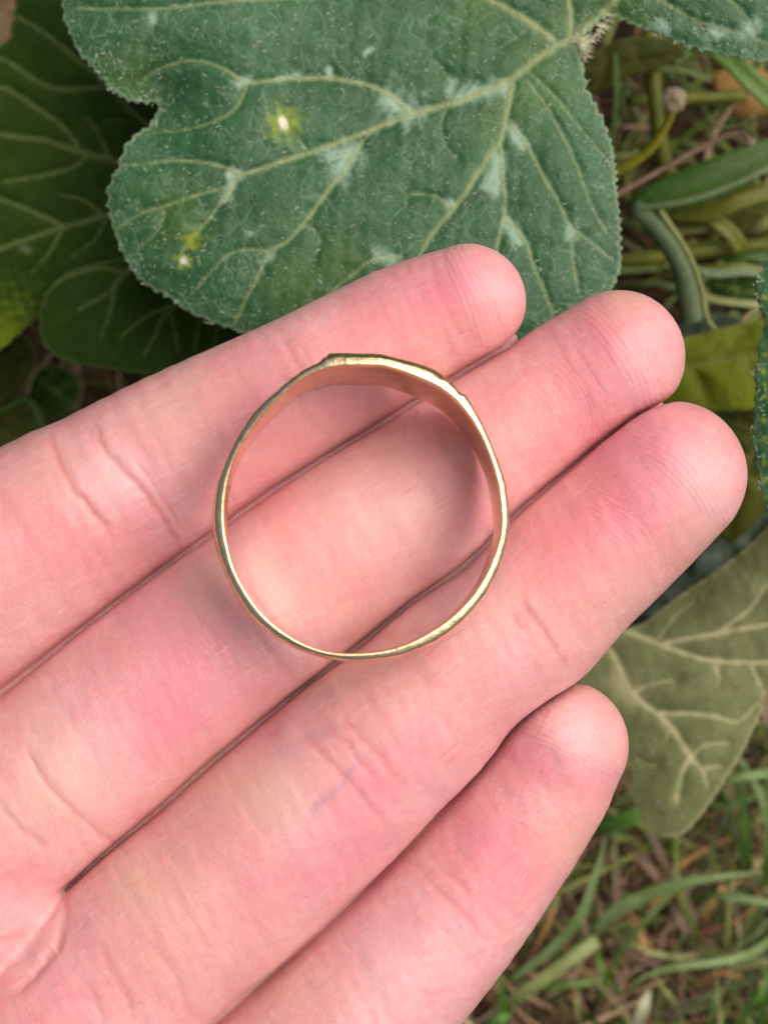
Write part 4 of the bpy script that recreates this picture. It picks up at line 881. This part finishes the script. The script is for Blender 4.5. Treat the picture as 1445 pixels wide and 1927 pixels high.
bz = np.clip(np.minimum((math.radians(105) - TH) / math.radians(2.5), (TH - math.radians(48)) / math.radians(14)), 0, 1); bez = sstep(bz)
# shoulders carry carved leaf scrolls: shallow notches on the outside
sh = np.exp(-((phi - math.radians(38)) / math.radians(17)) ** 2) * (TH == TH)
ds = np.linspace(0, 1, NR)
notch = sh * (.12 * sstep(np.sin(TH * 23) * 1.5) + .3 * sstep(np.sin(TH * 37 + 1)))
lump = np.interp(TH, np.linspace(0, 2 * math.pi, 200), RNGr.normal(size=200) * .02)
def outq(base): return lambda th: base * (1 - .1 * bez) - .26 * notch * (base > .6) + lump * (base > .5)
prof = [(.04, .004), (.10, .0), (outq(.24), .002), (outq(.44), .0065), (outq(.66), .0135), (outq(.78), .034), (outq(.82), .066), (outq(.93), .12), (outq(.99), .19), (outq(1.02), 'm'), (outq(.99), 1.19), (outq(.93), 1.12), (outq(.82), 1.07), (outq(.6), 1.03), (.2, 1.003), (.05, 1.002), (0.0, 1.015), (-.02, 1.12), (-.03, 'm'), (-.02, .12), (0.0, .015)]
G = sweep(prof, 0, 1); K = len(prof)
F = [[i * K + j, ((i + 1) % NR) * K + j, ((i + 1) % NR) * K + (j + 1) % K, i * K + (j + 1) % K] for i in range(NR) for j in range(K)]
def gold(name, rough=.13, scratch=1.0, col=(.93, .73, .40)):
    m = NT(name); co = m.obj(); n = m.noise(7, co, 5, .65)
    sep = m.n('ShaderNodeSeparateXYZ'); m.l(co, sep.inputs[0])
    x = m.n('ShaderNodeMapping'); m.l(co, x.inputs['Vector']); x.inputs['Rotation'].default_value = (0, 0, .7); x.inputs['Scale'].default_value = (60, 6, 12); s1 = m.noise(1, x.outputs[0], 3, .6, .5)
    x2 = m.n('ShaderNodeMapping'); m.l(co, x2.inputs['Vector']); x2.inputs['Rotation'].default_value = (0, .5, -.6); x2.inputs['Scale'].default_value = (7, 70, 10); s2 = m.noise(1, x2.outputs[0], 3, .6, .5)
    v = m.n('ShaderNodeTexVoronoi', feature='F1'); v.inputs['Scale'].default_value = 22; m.l(co, v.inputs['Vector'])
    dent = m.math('MULTIPLY', m.math('SUBTRACT', 1.0, m.ramp(v.outputs[0], .05, .3)), m.ramp(m.noise(4, co, 2), .5, .65))
    c = m.mix(m.ramp(n, .35, .7), col, tuple(q * .86 for q in col)); c = m.mix(m.math('MULTIPLY', m.ramp(s1, .62, .72), .35), c, (.95, .88, .7))
    c = m.mix(m.math('MULTIPLY', dent, .5), c, (.22, .14, .06))
    nrm = m.bump(m.math('ADD', s1, s2), .22 * scratch, .006); nrm = m.bump(dent, .35 * scratch, .004, nrm); nrm = m.bump(m.noise(12, co, 3), .25, .02, nrm)
    return m.set(Base_Color=c, Metallic=1.0, Roughness=m.math('ADD', rough, m.math('MULTIPLY', n, .14)), Normal=nrm)
GOLD = gold('gold')
ring = empty('signet_ring', tuple(W(*RC, ZC - .55))); tag(ring, 'worn yellow gold signet ring lying open side up across the fingers', 'ring')
band = mesh_obj('band', G.reshape(-1, 3), F, GOLD, ring)
# the flat signet plate, a slab on the outside of the band
sel = np.where((TH > math.radians(48.2)) & (TH < math.radians(104.8)))[0]
bp = [(.44, .03), (.46, .008), (.56, .012), (.78, .034), (.94, .058), (.99, .075), (1.0, .11), (1.0, 1.11), (.97, 1.06), (.6, 1.01), (.44, 1.03)]
endf = np.clip(bz[sel], 0, 1) ** .5
Gb = []
for q, h in bp:
    hh = h if h < 1 else HH - (h - 1); full = ring_near(RI + (RO - RI) * q) - AX * ((hh + 0 * HH)[:, None]); low = ring_near(RI + (RO - RI) * .44) - AX * ((hh + .02 + 0 * HH)[:, None])
    Gb.append((low + (full - low) * 1.0)[sel] * endf[:, None] + low[sel] * (1 - endf[:, None]))
Gb = np.stack(Gb, 1); kb = len(bp); nb_ = len(sel)
Fb = [[i * kb + j, (i + 1) * kb + j, (i + 1) * kb + (j + 1) % kb, i * kb + (j + 1) % kb] for i in range(nb_ - 1) for j in range(kb)] + [list(range(kb))[::-1], [(nb_ - 1) * kb + j for j in range(kb)]]
mesh_obj('bezel', Gb.reshape(-1, 3), Fb, gold('gold_plate', .2, 1.6), ring)
# carved scroll leaves standing proud on both shoulders
carve = gold('gold_carving', .22, 1.6, (.8, .6, .3))
for a_deg in (122, 131, 140, 40, 31, 22):
    i0 = int(a_deg / 360 * NR); b = Bag()
    t = np.linspace(0, 1, 9); pts = []
    for tt in t:
        i = int((a_deg - 4 + 8 * tt) / 360 * NR) % NR; h = .12 + .3 * tt + .06 * math.sin(tt * 6)
        p = ring_near(RI + (RO - RI) * .93)[i] - AX * HH[i] * h; pts.append(p)
    V, F_ = tube(np.array(pts), .012 * np.sin(t * math.pi) ** .6 + .003, 8); b.add(V, F_)
    b.build('carved_leaf', carve, ring)
# hallmark: small punched figures on the inside wall at the left, and a nick
hb = Bag(); strokes = {'3': [(0, 0), (.6, 0), (.6, .5), (.1, .5), (.6, .5), (.6, 1), (0, 1)], '7': [(0, 0), (.6, 0), (.25, 1)], '5': [(.6, 0), (0, 0), (0, .45), (.6, .5), (.6, 1), (0, 1)]}
inner = ring_near(RI)
th0 = 170.0
for ci, ch in enumerate('375'):
    P = []
    for (sx, sy) in strokes[ch]:
        ang = th0 + (ci * 1.0 + sx) * 3.0; fi = (ang / 360 * NR) % NR; i = int(fi); f = fi - i; base = inner[i] * (1 - f) + inner[(i + 1) % NR] * f
        c_ = W(*RC, ZC); rad = base - c_; rad /= np.linalg.norm(rad); P.append(base - AX * HH[i] * (.42 + .3 * sy) - rad * .001)
    V, F_ = tube(np.array(P), .0045, 5); hb.add(V, F_)
hb.build('hallmark', gold('gold_stamp', .3, 1, (.5, .33, .16)), ring)
